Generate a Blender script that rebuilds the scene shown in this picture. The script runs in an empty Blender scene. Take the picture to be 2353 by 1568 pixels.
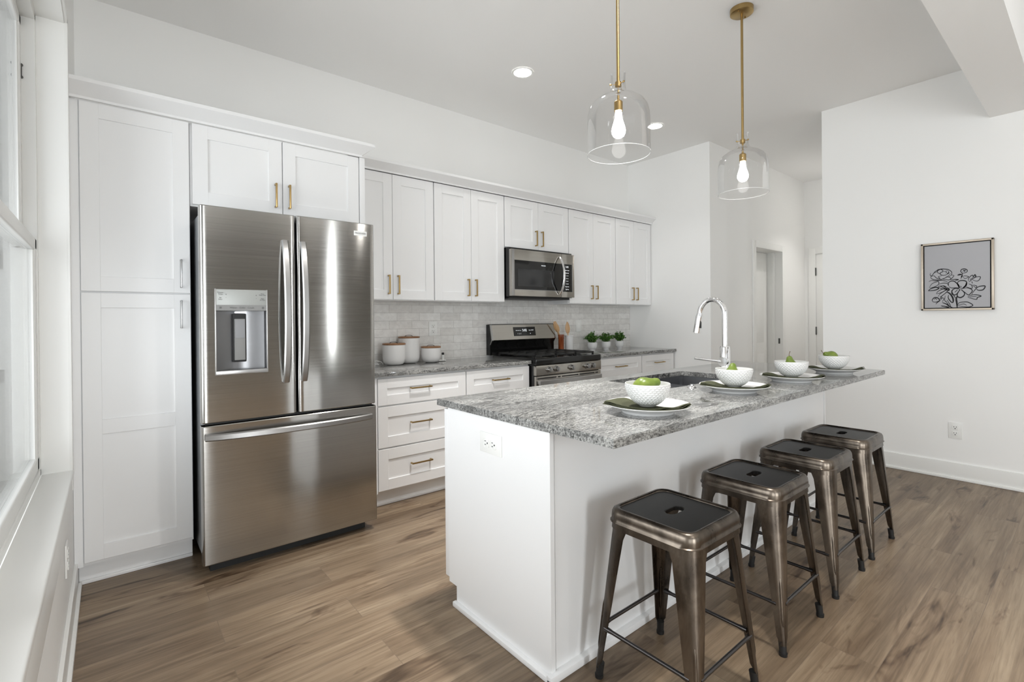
import bpy, bmesh, math, random
from mathutils import Vector, Matrix
PI = math.pi
R = math.radians
sc = bpy.context.scene
C = sc.collection
# ------------------------------------------------------------------ camera
cam_d = bpy.data.cameras.new('camera')
cam_d.sensor_fit = 'HORIZONTAL'; cam_d.sensor_width = 36.0
cam_d.lens = 1122.14 / 2353 * 36.0
cam_d.shift_y = (738.42 - 784) / 2353
cam_d.clip_start = 0.02
cam = bpy.data.objects.new('camera', cam_d); C.objects.link(cam)
def cam_matrix(loc, yaw, pitch, roll):
    y, p, r = R(yaw), R(pitch), R(roll)
    F = Vector((math.sin(y)*math.cos(p), math.cos(y)*math.cos(p), math.sin(p)))
    Rt = Vector((math.cos(y), -math.sin(y), 0)); U = Rt.cross(F)
    R2 = Rt*math.cos(r) + U*math.sin(r); U2 = -Rt*math.sin(r) + U*math.cos(r)
    m = Matrix((R2, U2, -F)).transposed().to_4x4(); m.translation = loc
    return m
cam.matrix_world = cam_matrix((0.4877, -3.7566, 1.2826), 39.4859, -0.222, -0.5227)
sc.camera = cam
# ------------------------------------------------------------------ world, daylight, fill lamps, exposure
wd = bpy.data.worlds.new('World'); sc.world = wd; wd.use_nodes = True
bg = wd.node_tree.nodes['Background']
bg.inputs[0].default_value = (0.93, 0.96, 1.0, 1); bg.inputs[1].default_value = 1.1
def area(name, loc, rot, sx, sy, power, col=(1, 1, 1)):
    l = bpy.data.lights.new(name, 'AREA'); l.shape = 'RECTANGLE'; l.size = sx; l.size_y = sy
    l.energy = power; l.color = col
    o = bpy.data.objects.new(name, l); o.location = loc; o.rotation_euler = rot; C.objects.link(o); return o
# daylight for the side window, then fill lamps behind added, unseen windows
DAY = (.95, .975, 1.0)
# (the first three are tilted up to brighten the ceiling)
area('daylight_side', (-0.30, -2.22, 1.45), (0, -PI/2-R(24), 0), 1.9, 2.55, 48, DAY)
area('fill_side_rear', (-0.45, -5.9, 1.1), (0, -PI/2-R(30), 0), 1.9, 3.0, 95, DAY)  # side fill, behind a window added out of view
area('fill_rear', (.85, -8.95, 1.3), (PI/2+R(22), 0, 0), .88, 2.75, 145, DAY)  # fill from behind the camera through an added rear window
area('fill_streak', (4.0, -8.36, 1.55), (PI/2, 0, 0), .12, 2.9, 20, DAY)  # lamp shaped to put the bright streak on the refrigerator door
sc.view_settings.view_transform = 'Standard'; sc.view_settings.look = 'None'
sc.view_settings.gamma = 1.0; sc.view_settings.exposure = 0.40; sc.view_settings.use_curve_mapping = False
cy = sc.cycles
cy.use_denoising = True
cy.max_bounces = 10; cy.diffuse_bounces = 6; cy.glossy_bounces = 5; cy.transmission_bounces = 8; cy.transparent_max_bounces = 12
cy.caustics_reflective = False; cy.caustics_refractive = False
cy.sample_clamp_indirect = 6.0
# ------------------------------------------------------------------ materials
def s2l(c):
    return tuple((v/255/12.92 if v/255 <= .04045 else ((v/255+.055)/1.055)**2.4) for v in c)
def mat(name, col, rough=.5, metal=0., spec=.5, **kw):
    m = bpy.data.materials.new(name); m.use_nodes = True
    b = m.node_tree.nodes['Principled BSDF']
    b.inputs['Base Color'].default_value = (*col, 1); b.inputs['Roughness'].default_value = rough
    b.inputs['Metallic'].default_value = metal; b.inputs['Specular IOR Level'].default_value = spec
    for k, v in kw.items():
        b.inputs[k.replace('_', ' ')].default_value = v
    return m
def N(m, t, **kw):
    n = m.node_tree.nodes.new(t)
    for k, v in kw.items(): setattr(n, k, v)
    return n
def L(m, a, b): m.node_tree.links.new(a, b)
def bsdf(m): return m.node_tree.nodes['Principled BSDF']
def coords(m, scale=(1, 1, 1), rot=(0, 0, 0), obj=False):
    g = N(m, 'ShaderNodeNewGeometry') if not obj else N(m, 'ShaderNodeTexCoord')
    mp = N(m, 'ShaderNodeMapping'); mp.inputs['Scale'].default_value = scale; mp.inputs['Rotation'].default_value = rot
    L(m, g.outputs['Position'] if not obj else g.outputs['Object'], mp.inputs['Vector']); return mp.outputs[0]
def noise(m, vec, scale, detail=4, rough=.55, dist=0.):
    n = N(m, 'ShaderNodeTexNoise'); n.inputs['Scale'].default_value = scale; n.inputs['Detail'].default_value = detail
    n.inputs['Roughness'].default_value = rough; n.inputs['Distortion'].default_value = dist
    L(m, vec, n.inputs['Vector']); return n
def ramp(m, fac, stops):
    r = N(m, 'ShaderNodeValToRGB'); e = r.color_ramp.elements
    while len(e) < len(stops): e.new(.5)
    for k, (p, c) in zip(e, stops): k.position = p; k.color = (*c, 1)
    L(m, fac, r.inputs[0]); return r.outputs[0]
def mixc(m, fac, a, b, mode='MIX'):
    x = N(m, 'ShaderNodeMix'); x.data_type = 'RGBA'; x.blend_type = mode
    for s, v in ((0, fac), (6, a), (7, b)):
        if hasattr(v, 'is_output'): L(m, v, x.inputs[s])
        else: x.inputs[s].default_value = v if s == 0 else (*v, 1)
    return x.outputs[2]
def bump(m, h, strength=.2, dist=.01):
    b = N(m, 'ShaderNodeBump'); b.inputs['Strength'].default_value = strength; b.inputs['Distance'].default_value = dist
    L(m, h, b.inputs['Height']); L(m, b.outputs[0], bsdf(m).inputs['Normal'])
M = {}
M['wall'] = mat('wall_paint', (.90, .898, .885), .55, spec=.3)
bump(M['wall'], noise(M['wall'], coords(M['wall']), 180, 3).outputs[0], .05, .002)
M['ceiling'] = mat('ceiling_paint', (.91, .906, .895), .8, spec=.2)
bump(M['ceiling'], noise(M['ceiling'], coords(M['ceiling']), 120, 4).outputs[0], .12, .003)
M['trim'] = mat('trim_paint', (.86, .86, .84), .32)
M['taupe'] = mat('taupe_paint', (.23, .22, .205), .6, spec=.3)
M['cab'] = mat('cabinet_paint', (.86, .86, .86), .33)
M['vinyl'] = mat('window_vinyl', (.80, .80, .78), .25)
M['ivory'] = mat('white_plastic', (.85, .85, .83), .3)
M['dark'] = mat('dark_gap', (.012, .012, .012), .6)
M['blackgloss'] = mat('black_enamel', (.006, .006, .006), .12)
M['blackglass'] = mat('black_glass', (.004, .004, .004), .04)
M['meshglass'] = mat('microwave_window', (.022, .023, .024), .12)
M['iron'] = mat('cast_iron', (.012, .012, .012), .45)
M['rubber'] = mat('black_rubber', (.01, .01, .01), .5)
M['chrome'] = mat('chrome', (.86, .86, .87), .05, 1.)
M['nickel'] = mat('brushed_nickel', (.42, .42, .42), .3, 1.)
M['brass'] = mat('aged_brass', (.43, .30, .13), .32, 1.)
M['steelside'] = mat('grey_side_panel', (.23, .24, .25), .38, .3)
M['recess'] = mat('dispenser_recess_metal', (.20, .20, .205), .3, .85)
M['paddle'] = mat('matte_grey_plastic', (.24, .24, .235), .6)
M['hinge'] = mat('dark_hinge', (.10, .10, .095), .4, .6)
M['display'] = mat('display_plate', (.36, .37, .355), .38, .2)
M['ceramic'] = mat('white_ceramic', (.74, .74, .735), .18)
M['matte_ceramic'] = mat('matte_white_ceramic', (.80, .79, .78), .5)
M['leather'] = mat('dark_leather', (.03, .02, .015), .5)
M['grout'] = mat('grey_text', (.12, .12, .12), .5)
M['whitetext'] = mat('white_text', (.8, .8, .8), .5)
bsdf(M['whitetext']).inputs['Emission Color'].default_value = (.9, .95, 1, 1); bsdf(M['whitetext']).inputs['Emission Strength'].default_value = .6
M['lit'] = mat('lit_diffuser', (1, 1, 1), .5); bsdf(M['lit']).inputs['Emission Color'].default_value = (1, .97, .92, 1); bsdf(M['lit']).inputs['Emission Strength'].default_value = 8
M['bulb'] = mat('lit_bulb', (1, 1, 1), .3); bsdf(M['bulb']).inputs['Emission Color'].default_value = (1, .97, .93, 1); bsdf(M['bulb']).inputs['Emission Strength'].default_value = 16
M['siding'] = mat('grey_siding', (.62, .62, .60), .6)
M['canvas'] = mat('grey_canvas', s2l((176, 176, 180)), .7)
M['ink'] = mat('black_ink', (.012, .012, .014), .8)
M['frame'] = mat('champagne_frame', (.50, .43, .35), .35, .5)

def wood(name, a, b, scale=18, axis=0, rough=.4):
    m = mat(name, a, rough); s = [scale]*3; s[axis] = scale*.08
    n = noise(m, coords(m, tuple(s), obj=True), 1.0, 5, .6, .8)
    L(m, ramp(m, n.outputs[0], [(.3, a), (.7, b)]), bsdf(m).inputs['Base Color']); return m
M['acacia'] = wood('acacia_lid', s2l((170, 128, 92)), s2l((124, 86, 58)), 40, 0)
M['spoonwood'] = wood('pale_wood', s2l((214, 176, 132)), s2l((188, 146, 100)), 40, 2)
M['copperwood'] = wood('reddish_wood', s2l((168, 88, 48)), s2l((92, 40, 20)), 30, 2, .25)

def steel(name, col, rough, aniso=.6, axis=0, grain=(2, 300, 300)):
    m = mat(name, col, rough, 1.)
    b = bsdf(m)
    n = noise(m, coords(m, grain), 1.0, 3, .6)
    r = N(m, 'ShaderNodeMapRange'); r.inputs['To Min'].default_value = rough-.05; r.inputs['To Max'].default_value = rough+.07
    L(m, n.outputs[0], r.inputs[0]); L(m, r.outputs[0], b.inputs['Roughness'])
    L(m, ramp(m, n.outputs[0], [(.3, tuple(c*.93 for c in col)), (.7, tuple(min(1, c*1.05) for c in col))]), b.inputs['Base Color'])
    r.inputs['To Min'].default_value = rough*.8; r.inputs['To Max'].default_value = rough*1.3; b.inputs['Anisotropic'].default_value = aniso
    t = N(m, 'ShaderNodeCombineXYZ'); t.inputs[2].default_value = 1; L(m, t.outputs[0], b.inputs['Tangent'])
    return m
M['steel'] = steel('stainless_steel', (.45, .44, .42), .135, .92, 2)
M['steel2'] = steel('range_stainless', (.42, .40, .365), .16, .8, 2)
M['handle_steel'] = mat('satin_steel', (.40, .395, .39), .3, 1.)
M['sinksteel'] = steel('sink_steel', (.30, .305, .315), .34, .2, 2)

# gunmetal of the stools
m = mat('gunmetal', (.09, .075, .065), .3, 1.)
n = noise(m, coords(m, (9, 9, 4), obj=True), 1.0, 5, .6, .6)
L(m, ramp(m, n.outputs[0], [(.28, s2l((56, 51, 47))), (.5, s2l((94, 86, 78))), (.75, s2l((140, 129, 117)))]), bsdf(m).inputs['Base Color'])
r = N(m, 'ShaderNodeMapRange'); r.inputs['To Min'].default_value = .20; r.inputs['To Max'].default_value = .38
L(m, n.outputs[0], r.inputs[0]); L(m, r.outputs[0], bsdf(m).inputs['Roughness'])
M['gunmetal'] = m
M['seatblack'] = mat('dark_seat_metal', (.006, .0058, .0055), .36, .0, .3)
M['rung'] = mat('dark_rung_metal', (.08, .075, .075), .25, .9)

# floor planks
m = mat('vinyl_plank', (.2, .15, .1), .38, spec=.4)
v = coords(m)
br = N(m, 'ShaderNodeTexBrick'); br.offset = .37; br.offset_frequency = 2
br.inputs['Scale'].default_value = 1; br.inputs['Brick Width'].default_value = 1.32; br.inputs['Row Height'].default_value = .19
br.inputs['Mortar Size'].default_value = .0012; br.inputs['Mortar Smooth'].default_value = .2
br.inputs['Color1'].default_value = (0, 0, 0, 1); br.inputs['Color2'].default_value = (1, 1, 1, 1); br.inputs['Mortar'].default_value = (.5, .5, .5, 1)
L(m, v, br.inputs['Vector'])
sep = N(m, 'ShaderNodeSeparateXYZ'); L(m, v, sep.inputs[0])
# offset the grain per plank
off = N(m, 'ShaderNodeVectorMath', operation='MULTIPLY_ADD'); L(m, br.outputs['Color'], off.inputs[0]); off.inputs[1].default_value = (37, 19, 11); L(m, v, off.inputs[2])
def grain(scale, sc_, det, dist):
    mp = N(m, 'ShaderNodeMapping'); mp.inputs['Scale'].default_value = scale; L(m, off.outputs[0], mp.inputs[0])
    return noise(m, mp.outputs[0], sc_, det, .62, dist)
g1 = grain((.55, 8, 1), 1.4, 7, .7); g2 = grain((2.4, 75, 1), 1.2, 5, .5); g3 = grain((.8, 3.4, 1), 1.2, 4, .8)
g4 = grain((1.7, 8.5, 1), 1.1, 3, 1.2); g5 = grain((1.2, 26, 1), 1.1, 3, .6)
c1 = ramp(m, g1.outputs[0], [(.30, s2l((110, 92, 73))), (.5, s2l((132, 114, 93))), (.72, s2l((152, 135, 113)))])
c2 = ramp(m, g2.outputs[0], [(.34, (.76, .74, .72)), (.56, (1.04, 1.04, 1.04))])
c3 = ramp(m, g3.outputs[0], [(.34, (.74, .72, .71)), (.6, (1.04, 1.04, 1.04))])
kn = ramp(m, g4.outputs[0], [(.29, (.28, .24, .21)), (.35, (.64, .59, .56)), (.43, (1, 1, 1))])
lt = ramp(m, g5.outputs[0], [(.60, (1, 1, 1)), (.72, (1.16, 1.18, 1.22))])
pl = ramp(m, br.outputs['Color'], [(0, (.80, .79, .79)), (.5, (.98, .98, .98)), (1, (1.12, 1.12, 1.12))])
cc = mixc(m, 1., mixc(m, 1., c1, c2, 'MULTIPLY'), c3, 'MULTIPLY')
cc = mixc(m, 1., mixc(m, 1., mixc(m, 1., cc, pl, 'MULTIPLY'), kn, 'MULTIPLY'), lt, 'MULTIPLY')
cc = mixc(m, br.outputs['Fac'], cc, s2l((112, 96, 80)))
L(m, cc, bsdf(m).inputs['Base Color'])
bump(m, g2.outputs[0], .08, .002)
M['floor'] = m

# granite
def granite(name):
    m = mat(name, (.4, .4, .4), .06, spec=.5)
    v = coords(m, (1, 1, 1), (0, 0, R(-5)))
    warp = noise(m, v, 3.0, 4, .55)
    ad = N(m, 'ShaderNodeVectorMath', operation='MULTIPLY_ADD'); L(m, warp.outputs[1], ad.inputs[0]); ad.inputs[1].default_value = (.22, .26, .1); L(m, v, ad.inputs[2])
    ad2 = N(m, 'ShaderNodeVectorMath', operation='MULTIPLY_ADD'); L(m, warp.outputs[1], ad2.inputs[0]); ad2.inputs[1].default_value = (.05, .06, .05); L(m, v, ad2.inputs[2])
    def st(scale, ad=ad): mp = N(m, 'ShaderNodeMapping'); mp.inputs['Scale'].default_value = scale; L(m, ad.outputs[0], mp.inputs[0]); return mp.outputs[0]
    band = noise(m, st((1.0, 5.0, 3.0)), 1.5, 6, .6, .3)
    streak = noise(m, st((24, 120, 110), ad2), 1.0, 5, .68, .4)
    sp = noise(m, v, 165, 3, .65)
    sp2 = noise(m, v, 95, 4, .6)
    base = ramp(m, band.outputs[0], [(.30, (.17, .17, .166)), (.45, (.29, .29, .282)), (.58, (.38, .38, .367)), (.75, (.47, .47, .456))])
    f1 = ramp(m, streak.outputs[0], [(.36, (.20, .20, .205)), (.47, (.72, .72, .72)), (.58, (1.06, 1.06, 1.05))])
    f2 = ramp(m, sp.outputs[0], [(.34, (.22, .22, .23)), (.46, (.95, .95, .95)), (.66, (1.22, 1.22, 1.22))])
    f3 = ramp(m, sp2.outputs[0], [(.33, (.5, .5, .5)), (.48, (1, 1, 1)), (.66, (1.18, 1.18, 1.18))])
    col = mixc(m, 1., mixc(m, .9, base, f1, 'MULTIPLY'), f2, 'MULTIPLY')
    col = mixc(m, 1., col, f3, 'MULTIPLY')
    vn = noise(m, st((.55, 2.6, 1)), 1.5, 6, .62, .5)
    ab = N(m, 'ShaderNodeMath', operation='SUBTRACT'); L(m, vn.outputs[0], ab.inputs[0]); ab.inputs[1].default_value = .5
    ab2 = N(m, 'ShaderNodeMath', operation='ABSOLUTE'); L(m, ab.outputs[0], ab2.inputs[0])
    ln = ramp(m, ab2.outputs[0], [(0, (1, 1, 1)), (.006, (.8, .8, .8)), (.016, (0, 0, 0))])
    msk = ramp(m, noise(m, v, 2.4, 3).outputs[0], [(.5, (0, 0, 0)), (.6, (.9, .9, .9))])
    f = N(m, 'ShaderNodeMath', operation='MULTIPLY'); L(m, ln, f.inputs[0]); L(m, msk, f.inputs[1])
    col = mixc(m, f.outputs[0], col, (.03, .03, .031))
    L(m, col, bsdf(m).inputs['Base Color'])
    return m
M['granite'] = granite('grey_granite')

# backsplash tile
m = mat('glazed_tile', (.6, .6, .58), .12, spec=.5)
v = coords(m, (1, 1, 1), (R(-90), 0, 0))          # x -> x, z -> y
mp = N(m, 'ShaderNodeMapping'); mp.inputs['Location'].default_value = (-2.264, -1.4145+.0025, 0); L(m, v, mp.inputs[0])
br = N(m, 'ShaderNodeTexBrick'); br.offset = .66; br.offset_frequency = 2
br.inputs['Scale'].default_value = 1; br.inputs['Brick Width'].default_value = .2085; br.inputs['Row Height'].default_value = .0672
br.inputs['Mortar Size'].default_value = .0016; br.inputs['Mortar Smooth'].default_value = .3; br.inputs['Bias'].default_value = 0
br.inputs['Color1'].default_value = (*s2l((222, 220, 216)), 1); br.inputs['Color2'].default_value = (*s2l((238, 237, 234)), 1); br.inputs['Mortar'].default_value = (*s2l((196, 194, 190)), 1)
L(m, mp.outputs[0], br.inputs['Vector'])
nz = noise(m, coords(m, (18, 18, 26)), 1.0, 3, .6, .4)
nz2 = noise(m, coords(m, (70, 70, 90)), 1.0, 2, .5, .3)
tint = ramp(m, nz.outputs[0], [(.3, (.90, .89, .89)), (.7, (1.05, 1.05, 1.05))])
L(m, mixc(m, 1., br.outputs['Color'], tint, 'MULTIPLY'), bsdf(m).inputs['Base Color'])
hh = N(m, 'ShaderNodeMath', operation='MULTIPLY_ADD'); L(m, nz.outputs[0], hh.inputs[0]); hh.inputs[1].default_value = .6
h2 = N(m, 'ShaderNodeMath', operation='MULTIPLY'); L(m, nz2.outputs[0], h2.inputs[0]); h2.inputs[1].default_value = .35; L(m, h2.outputs[0], hh.inputs[2])
h3 = N(m, 'ShaderNodeMath', operation='SUBTRACT'); L(m, hh.outputs[0], h3.inputs[0])
h4 = N(m, 'ShaderNodeMath', operation='MULTIPLY'); L(m, br.outputs['Fac'], h4.inputs[0]); h4.inputs[1].default_value = .5; L(m, h4.outputs[0], h3.inputs[1])
bump(m, h3.outputs[0], .35, .006)
M['tile'] = m

# thin clear glass: mostly passes light straight through, reflects at grazing angles
def thin_glass(name, tint=(1, 1, 1), k=1.0):
    m = bpy.data.materials.new(name); m.use_nodes = True; nt = m.node_tree; nt.nodes.clear()
    out = nt.nodes.new('ShaderNodeOutputMaterial'); mx = nt.nodes.new('ShaderNodeMixShader')
    tr = nt.nodes.new('ShaderNodeBsdfTransparent'); gl = nt.nodes.new('ShaderNodeBsdfGlossy')
    tr.inputs[0].default_value = (*tint, 1); gl.inputs['Roughness'].default_value = .02
    fr = nt.nodes.new('ShaderNodeLayerWeight'); fr.inputs[0].default_value = .22
    mu = nt.nodes.new('ShaderNodeMath'); mu.operation = 'MULTIPLY'; mu.inputs[1].default_value = k
    nt.links.new(fr.outputs['Fresnel'], mu.inputs[0]); nt.links.new(mu.outputs[0], mx.inputs[0])
    nt.links.new(tr.outputs[0], mx.inputs[1]); nt.links.new(gl.outputs[0], mx.inputs[2]); nt.links.new(mx.outputs[0], out.inputs[0])
    return m
M['glass'] = thin_glass('clear_glass', (.985, .985, .985), .8)
M['pane'] = thin_glass('window_glass', (.97, .98, .98), .8)

m = mat('pear_skin', s2l((150, 170, 50)), .32)
n = noise(m, coords(m, (14, 14, 14), obj=True), 1.0, 4, .6)
n2 = noise(m, coords(m, (220, 220, 220), obj=True), 1.0, 2, .6)
c = ramp(m, n.outputs[0], [(.3, s2l((84, 106, 36))), (.6, s2l((116, 134, 54))), (.8, s2l((140, 146, 72)))])
c = mixc(m, ramp(m, n2.outputs[0], [(.66, (0, 0, 0)), (.74, (.6, .6, .6))]), c, s2l((90, 100, 30)))
L(m, c, bsdf(m).inputs['Base Color']); M['pear'] = m
M['stem'] = mat('pear_stem', s2l((92, 70, 44)), .6)
m = mat('olive_cloth', s2l((84, 86, 66)), .85, spec=.15)
n = noise(m, coords(m, (900, 900, 900), obj=True), 1.0, 2)
L(m, ramp(m, n.outputs[0], [(.3, s2l((66, 68, 52))), (.7, s2l((94, 96, 76)))]), bsdf(m).inputs['Base Color']); M['cloth'] = m
M['hem'] = mat('dark_cloth_edge', s2l((40, 42, 36)), .9, spec=.1)
m = mat('leaf_green', (.03, .12, .02), .45)
n = N(m, 'ShaderNodeObjectInfo'); g = noise(m, coords(m, (60, 60, 60), obj=True), 1.0, 2)
L(m, ramp(m, g.outputs[0], [(.3, s2l((28, 62, 20))), (.5, s2l((62, 108, 38))), (.68, s2l((120, 156, 66)))]), bsdf(m).inputs['Base Color']); M['leaf'] = m
M['soil'] = mat('soil', (.02, .015, .01), .9)

# ------------------------------------------------------------------ mesh helpers
def wl(o):
    v = Vector((0, 0, 0))
    while o is not None: v += o.location; o = o.parent
    return v
class MB:
    def __init__(s): s.bm = bmesh.new()
    def box(s, x0, x1, y0, y1, z0, z1, bev=0., seg=2):
        b = s.bm
        vs = [b.verts.new((x, y, z)) for z in (z0, z1) for y in (y0, y1) for x in (x0, x1)]
        fs = [b.faces.new([vs[i] for i in q]) for q in ((0, 2, 3, 1), (4, 5, 7, 6), (0, 1, 5, 4), (2, 6, 7, 3), (0, 4, 6, 2), (1, 3, 7, 5))]
        if bev > 0:
            es = list({e for f in fs for e in f.edges})
            bmesh.ops.bevel(b, geom=es, offset=bev, segments=seg, affect='EDGES', profile=.6)
        return s
    def prism(s, pts, axis, a, b_):
        """closed polygon pts (2-D) swept along axis from a to b_"""
        def P(p, t):
            return (t, p[0], p[1]) if axis == 'x' else (p[0], t, p[1]) if axis == 'y' else (p[0], p[1], t)
        n = len(pts)
        A = [s.bm.verts.new(P(p, a)) for p in pts]; B = [s.bm.verts.new(P(p, b_)) for p in pts]
        s.bm.faces.new(A); s.bm.faces.new(B[::-1])
        for i in range(n): s.bm.faces.new((A[i], B[i], B[(i+1) % n], A[(i+1) % n]))
        return s
    def cyl(s, p0, p1, r0, r1=None, seg=20, caps=True):
        r1 = r0 if r1 is None else r1
        p0, p1 = Vector(p0), Vector(p1); d = (p1-p0).normalized()
        a = d.orthogonal().normalized(); b = d.cross(a)
        A = []; B = []
        for i in range(seg):
            t = 2*PI*i/seg; o = a*math.cos(t)+b*math.sin(t)
            A.append(s.bm.verts.new(p0+o*r0)); B.append(s.bm.verts.new(p1+o*r1))
        for i in range(seg): s.bm.faces.new((A[i], A[(i+1) % seg], B[(i+1) % seg], B[i]))
        if caps: s.bm.faces.new(A[::-1]); s.bm.faces.new(B)
        return s
    def tube(s, pts, r, seg=10, caps=True, flat=None):
        pts = [Vector(p) for p in pts]; n = len(pts); rr = r if isinstance(r, (list, tuple)) else [r]*n
        rings = []; up = None
        for i, p in enumerate(pts):
            d = (pts[min(i+1, n-1)]-pts[max(i-1, 0)]).normalized()
            if up is None:
                a = d.orthogonal().normalized() if flat is None else (Vector(flat)-d*Vector(flat).dot(d)).normalized()
            else: a = (up-d*up.dot(d)).normalized()
            up = a; b = d.cross(a)
            rings.append([s.bm.verts.new(p+(a*math.cos(2*PI*k/seg)+b*math.sin(2*PI*k/seg))*rr[i]) for k in range(seg)])
        for i in range(n-1):
            for k in range(seg): s.bm.faces.new((rings[i][k], rings[i][(k+1) % seg], rings[i+1][(k+1) % seg], rings[i+1][k]))
        if caps: s.bm.faces.new(rings[0][::-1]); s.bm.faces.new(rings[-1])
        return s
    def ribbon(s, pts, wdir, w, t, side=None):
        """rectangular bar along pts: width w along wdir, thickness t across; w may be a list"""
        pts = [Vector(p) for p in pts]; wd_ = Vector(wdir).normalized(); n = len(pts); rings = []
        for i, p in enumerate(pts):
            d = (pts[min(i+1, n-1)]-pts[max(i-1, 0)]).normalized(); nn = d.cross(wd_).normalized()
            W = w[i] if isinstance(w, (list, tuple)) else w; T = t[i] if isinstance(t, (list, tuple)) else t
            cr = min(W, T)*.28
            ring = []
            for sx, sy in ((1, 1), (-1, 1), (-1, -1), (1, -1)):
                q1 = (sx*(W/2), sy*(T/2-cr)); q2 = (sx*(W/2-cr), sy*(T/2))
                order = (q1, q2) if sx*sy > 0 else (q2, q1)
                for q in order: ring.append(s.bm.verts.new(p+wd_*q[0]+nn*q[1]))
            rings.append(ring)
        k8 = len(rings[0])
        for i in range(n-1):
            for k in range(k8): s.bm.faces.new((rings[i][k], rings[i][(k+1) % k8], rings[i+1][(k+1) % k8], rings[i+1][k]))
        s.bm.faces.new(rings[0][::-1]); s.bm.faces.new(rings[-1]); return s
    def lathe(s, prof, c=(0, 0, 0), seg=48, closed=False, disp=None):
        """prof: list of (r, z); points with r=0 become poles"""
        c = Vector(c); rows = []
        for r, z in prof:
            if r < 1e-6: rows.append([s.bm.verts.new(c+Vector((0, 0, z)))])
            else: rows.append([s.bm.verts.new(c+Vector((math.cos(2*PI*k/seg)*r, math.sin(2*PI*k/seg)*r, z))) for k in range(seg)])
        pairs = list(zip(rows, rows[1:])) + ([(rows[-1], rows[0])] if closed else [])
        for A, B in pairs:
            for k in range(seg):
                k2 = (k+1) % seg
                if len(A) == 1 and len(B) == 1: continue
                if len(A) == 1: s.bm.faces.new((A[0], B[k2], B[k]))
                elif len(B) == 1: s.bm.faces.new((A[k], A[k2], B[0]))
                else: s.bm.faces.new((A[k], A[k2], B[k2], B[k]))
        return s
    def grid(s, f, nu, nv):
        V = [[s.bm.verts.new(f(i/nu, j/nv)) for j in range(nv+1)] for i in range(nu+1)]
        for i in range(nu):
            for j in range(nv): s.bm.faces.new((V[i][j], V[i+1][j], V[i+1][j+1], V[i][j+1]))
        return V
    def xf(s, m):
        bmesh.ops.transform(s.bm, matrix=m, verts=s.bm.verts); return s
    def build(s, name, mt, parent=None, ang=35, recalc=True):
        if recalc: bmesh.ops.recalc_face_normals(s.bm, faces=s.bm.faces)
        me = bpy.data.meshes.new(name)
        off = wl(parent)
        if off.length > 0: bmesh.ops.translate(s.bm, vec=-off, verts=s.bm.verts)
        s.bm.to_mesh(me); s.bm.free()
        me.polygons.foreach_set('use_smooth', [True]*len(me.polygons)); me.set_sharp_from_angle(angle=R(ang))
        me.materials.append(mt if not isinstance(mt, str) else M[mt])
        o = bpy.data.objects.new(name, me); C.objects.link(o)
        if parent is not None: o.parent = parent
        return o
def bx(name, mt, parent, *a, **k): return MB().box(*a, **k).build(name, mt, parent)
def tag(o, label=None, cat=None, group=None, kind=None):
    for k, v in (('label', label), ('category', cat), ('group', group), ('kind', kind)):
        if v: o[k] = v
    return o
def thing(name, label, cat, loc, group=None, rz=0):
    o = bpy.data.objects.new(name, None); o.empty_display_size = .05; o.location = loc; o.rotation_euler = (0, 0, rz); C.objects.link(o)
    return tag(o, label, cat, group)
def struct(o): o['kind'] = 'structure'; return o
def copy_tree(o, parent=None):
    c = o.copy(); C.objects.link(c)
    if parent is not None: c.parent = parent
    for ch in list(o.children): copy_tree(ch, c)
    return c
def text(body, size, origin, right, up, mt, parent, name, align='CENTER', depth=.0006):
    cu = bpy.data.curves.new('t', 'FONT'); cu.body = body; cu.size = size; cu.align_x = align; cu.align_y = 'CENTER'; cu.extrude = depth/2; cu.resolution_u = 2
    o = bpy.data.objects.new('t', cu); C.objects.link(o)
    bpy.context.view_layer.update()
    me = bpy.data.meshes.new_from_object(o.evaluated_get(bpy.context.evaluated_depsgraph_get()))
    bpy.data.objects.remove(o); bpy.data.curves.remove(cu)
    r_, u_ = Vector(right).normalized(), Vector(up).normalized(); n_ = r_.cross(u_)
    mm = Matrix((r_, u_, n_)).transposed().to_4x4(); mm.translation = Vector(origin)-wl(parent)
    me.transform(mm); me.name = name; me.materials.clear(); me.materials.append(M[mt])
    t = bpy.data.objects.new(name, me); C.objects.link(t); t.parent = parent; return t

CEIL = 3.175
XL, XB, XR = .3455, 5.473, 5.579       # left wall, wall at the end of the kitchen run, right wall
Y1, Y2 = -1.064, -2.10                 # the hall opening
XE = 8.073                             # end wall of the hall
YREAR = -8.25
# ------------------------------------------------------------------ room shell
struct(bx('floor', 'floor', None, -.1, XE+.15, YREAR-.15, .15, -.1, 0))
struct(bx('ceiling', 'ceiling', None, -.1, XE+.15, YREAR-.15, .15, CEIL, CEIL+.1))
struct(bx('wall_back', 'wall', None, .05, XB+.14, 0, .12, 0, CEIL))
WY0, WY1, WZ0, WZ1 = -3.55, -.86, .635, 2.60           # side window opening, lengthened out of view to admit more light
VY0, VY1 = -7.45, -4.45  # opening of the added side window, out of view
w = MB()
for a in ((WY1, 0, 0, CEIL), (VY1, WY0, 0, CEIL), (YREAR, VY0, 0, CEIL), (WY0, WY1, 0, WZ0-.027), (WY0, WY1, WZ1, CEIL), (VY0, VY1, 0, .1), (VY0, VY1, 2.25, CEIL)):
    w.box(.17, XL, *a)
struct(w.build('wall_left', 'wall'))
struct(bx('wall_return', 'wall', None, XB, XB+.115, Y1-.0, 0, 0, CEIL))
w = MB(); w.box(XB+.115, 6.5, Y1, Y1+.115, 0, CEIL); w.box(7.32, XE, Y1, Y1+.115, 0, CEIL); w.box(6.5, 7.32, Y1, Y1+.115, 2.15, CEIL)
struct(w.build('wall_hall', 'wall'))
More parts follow.
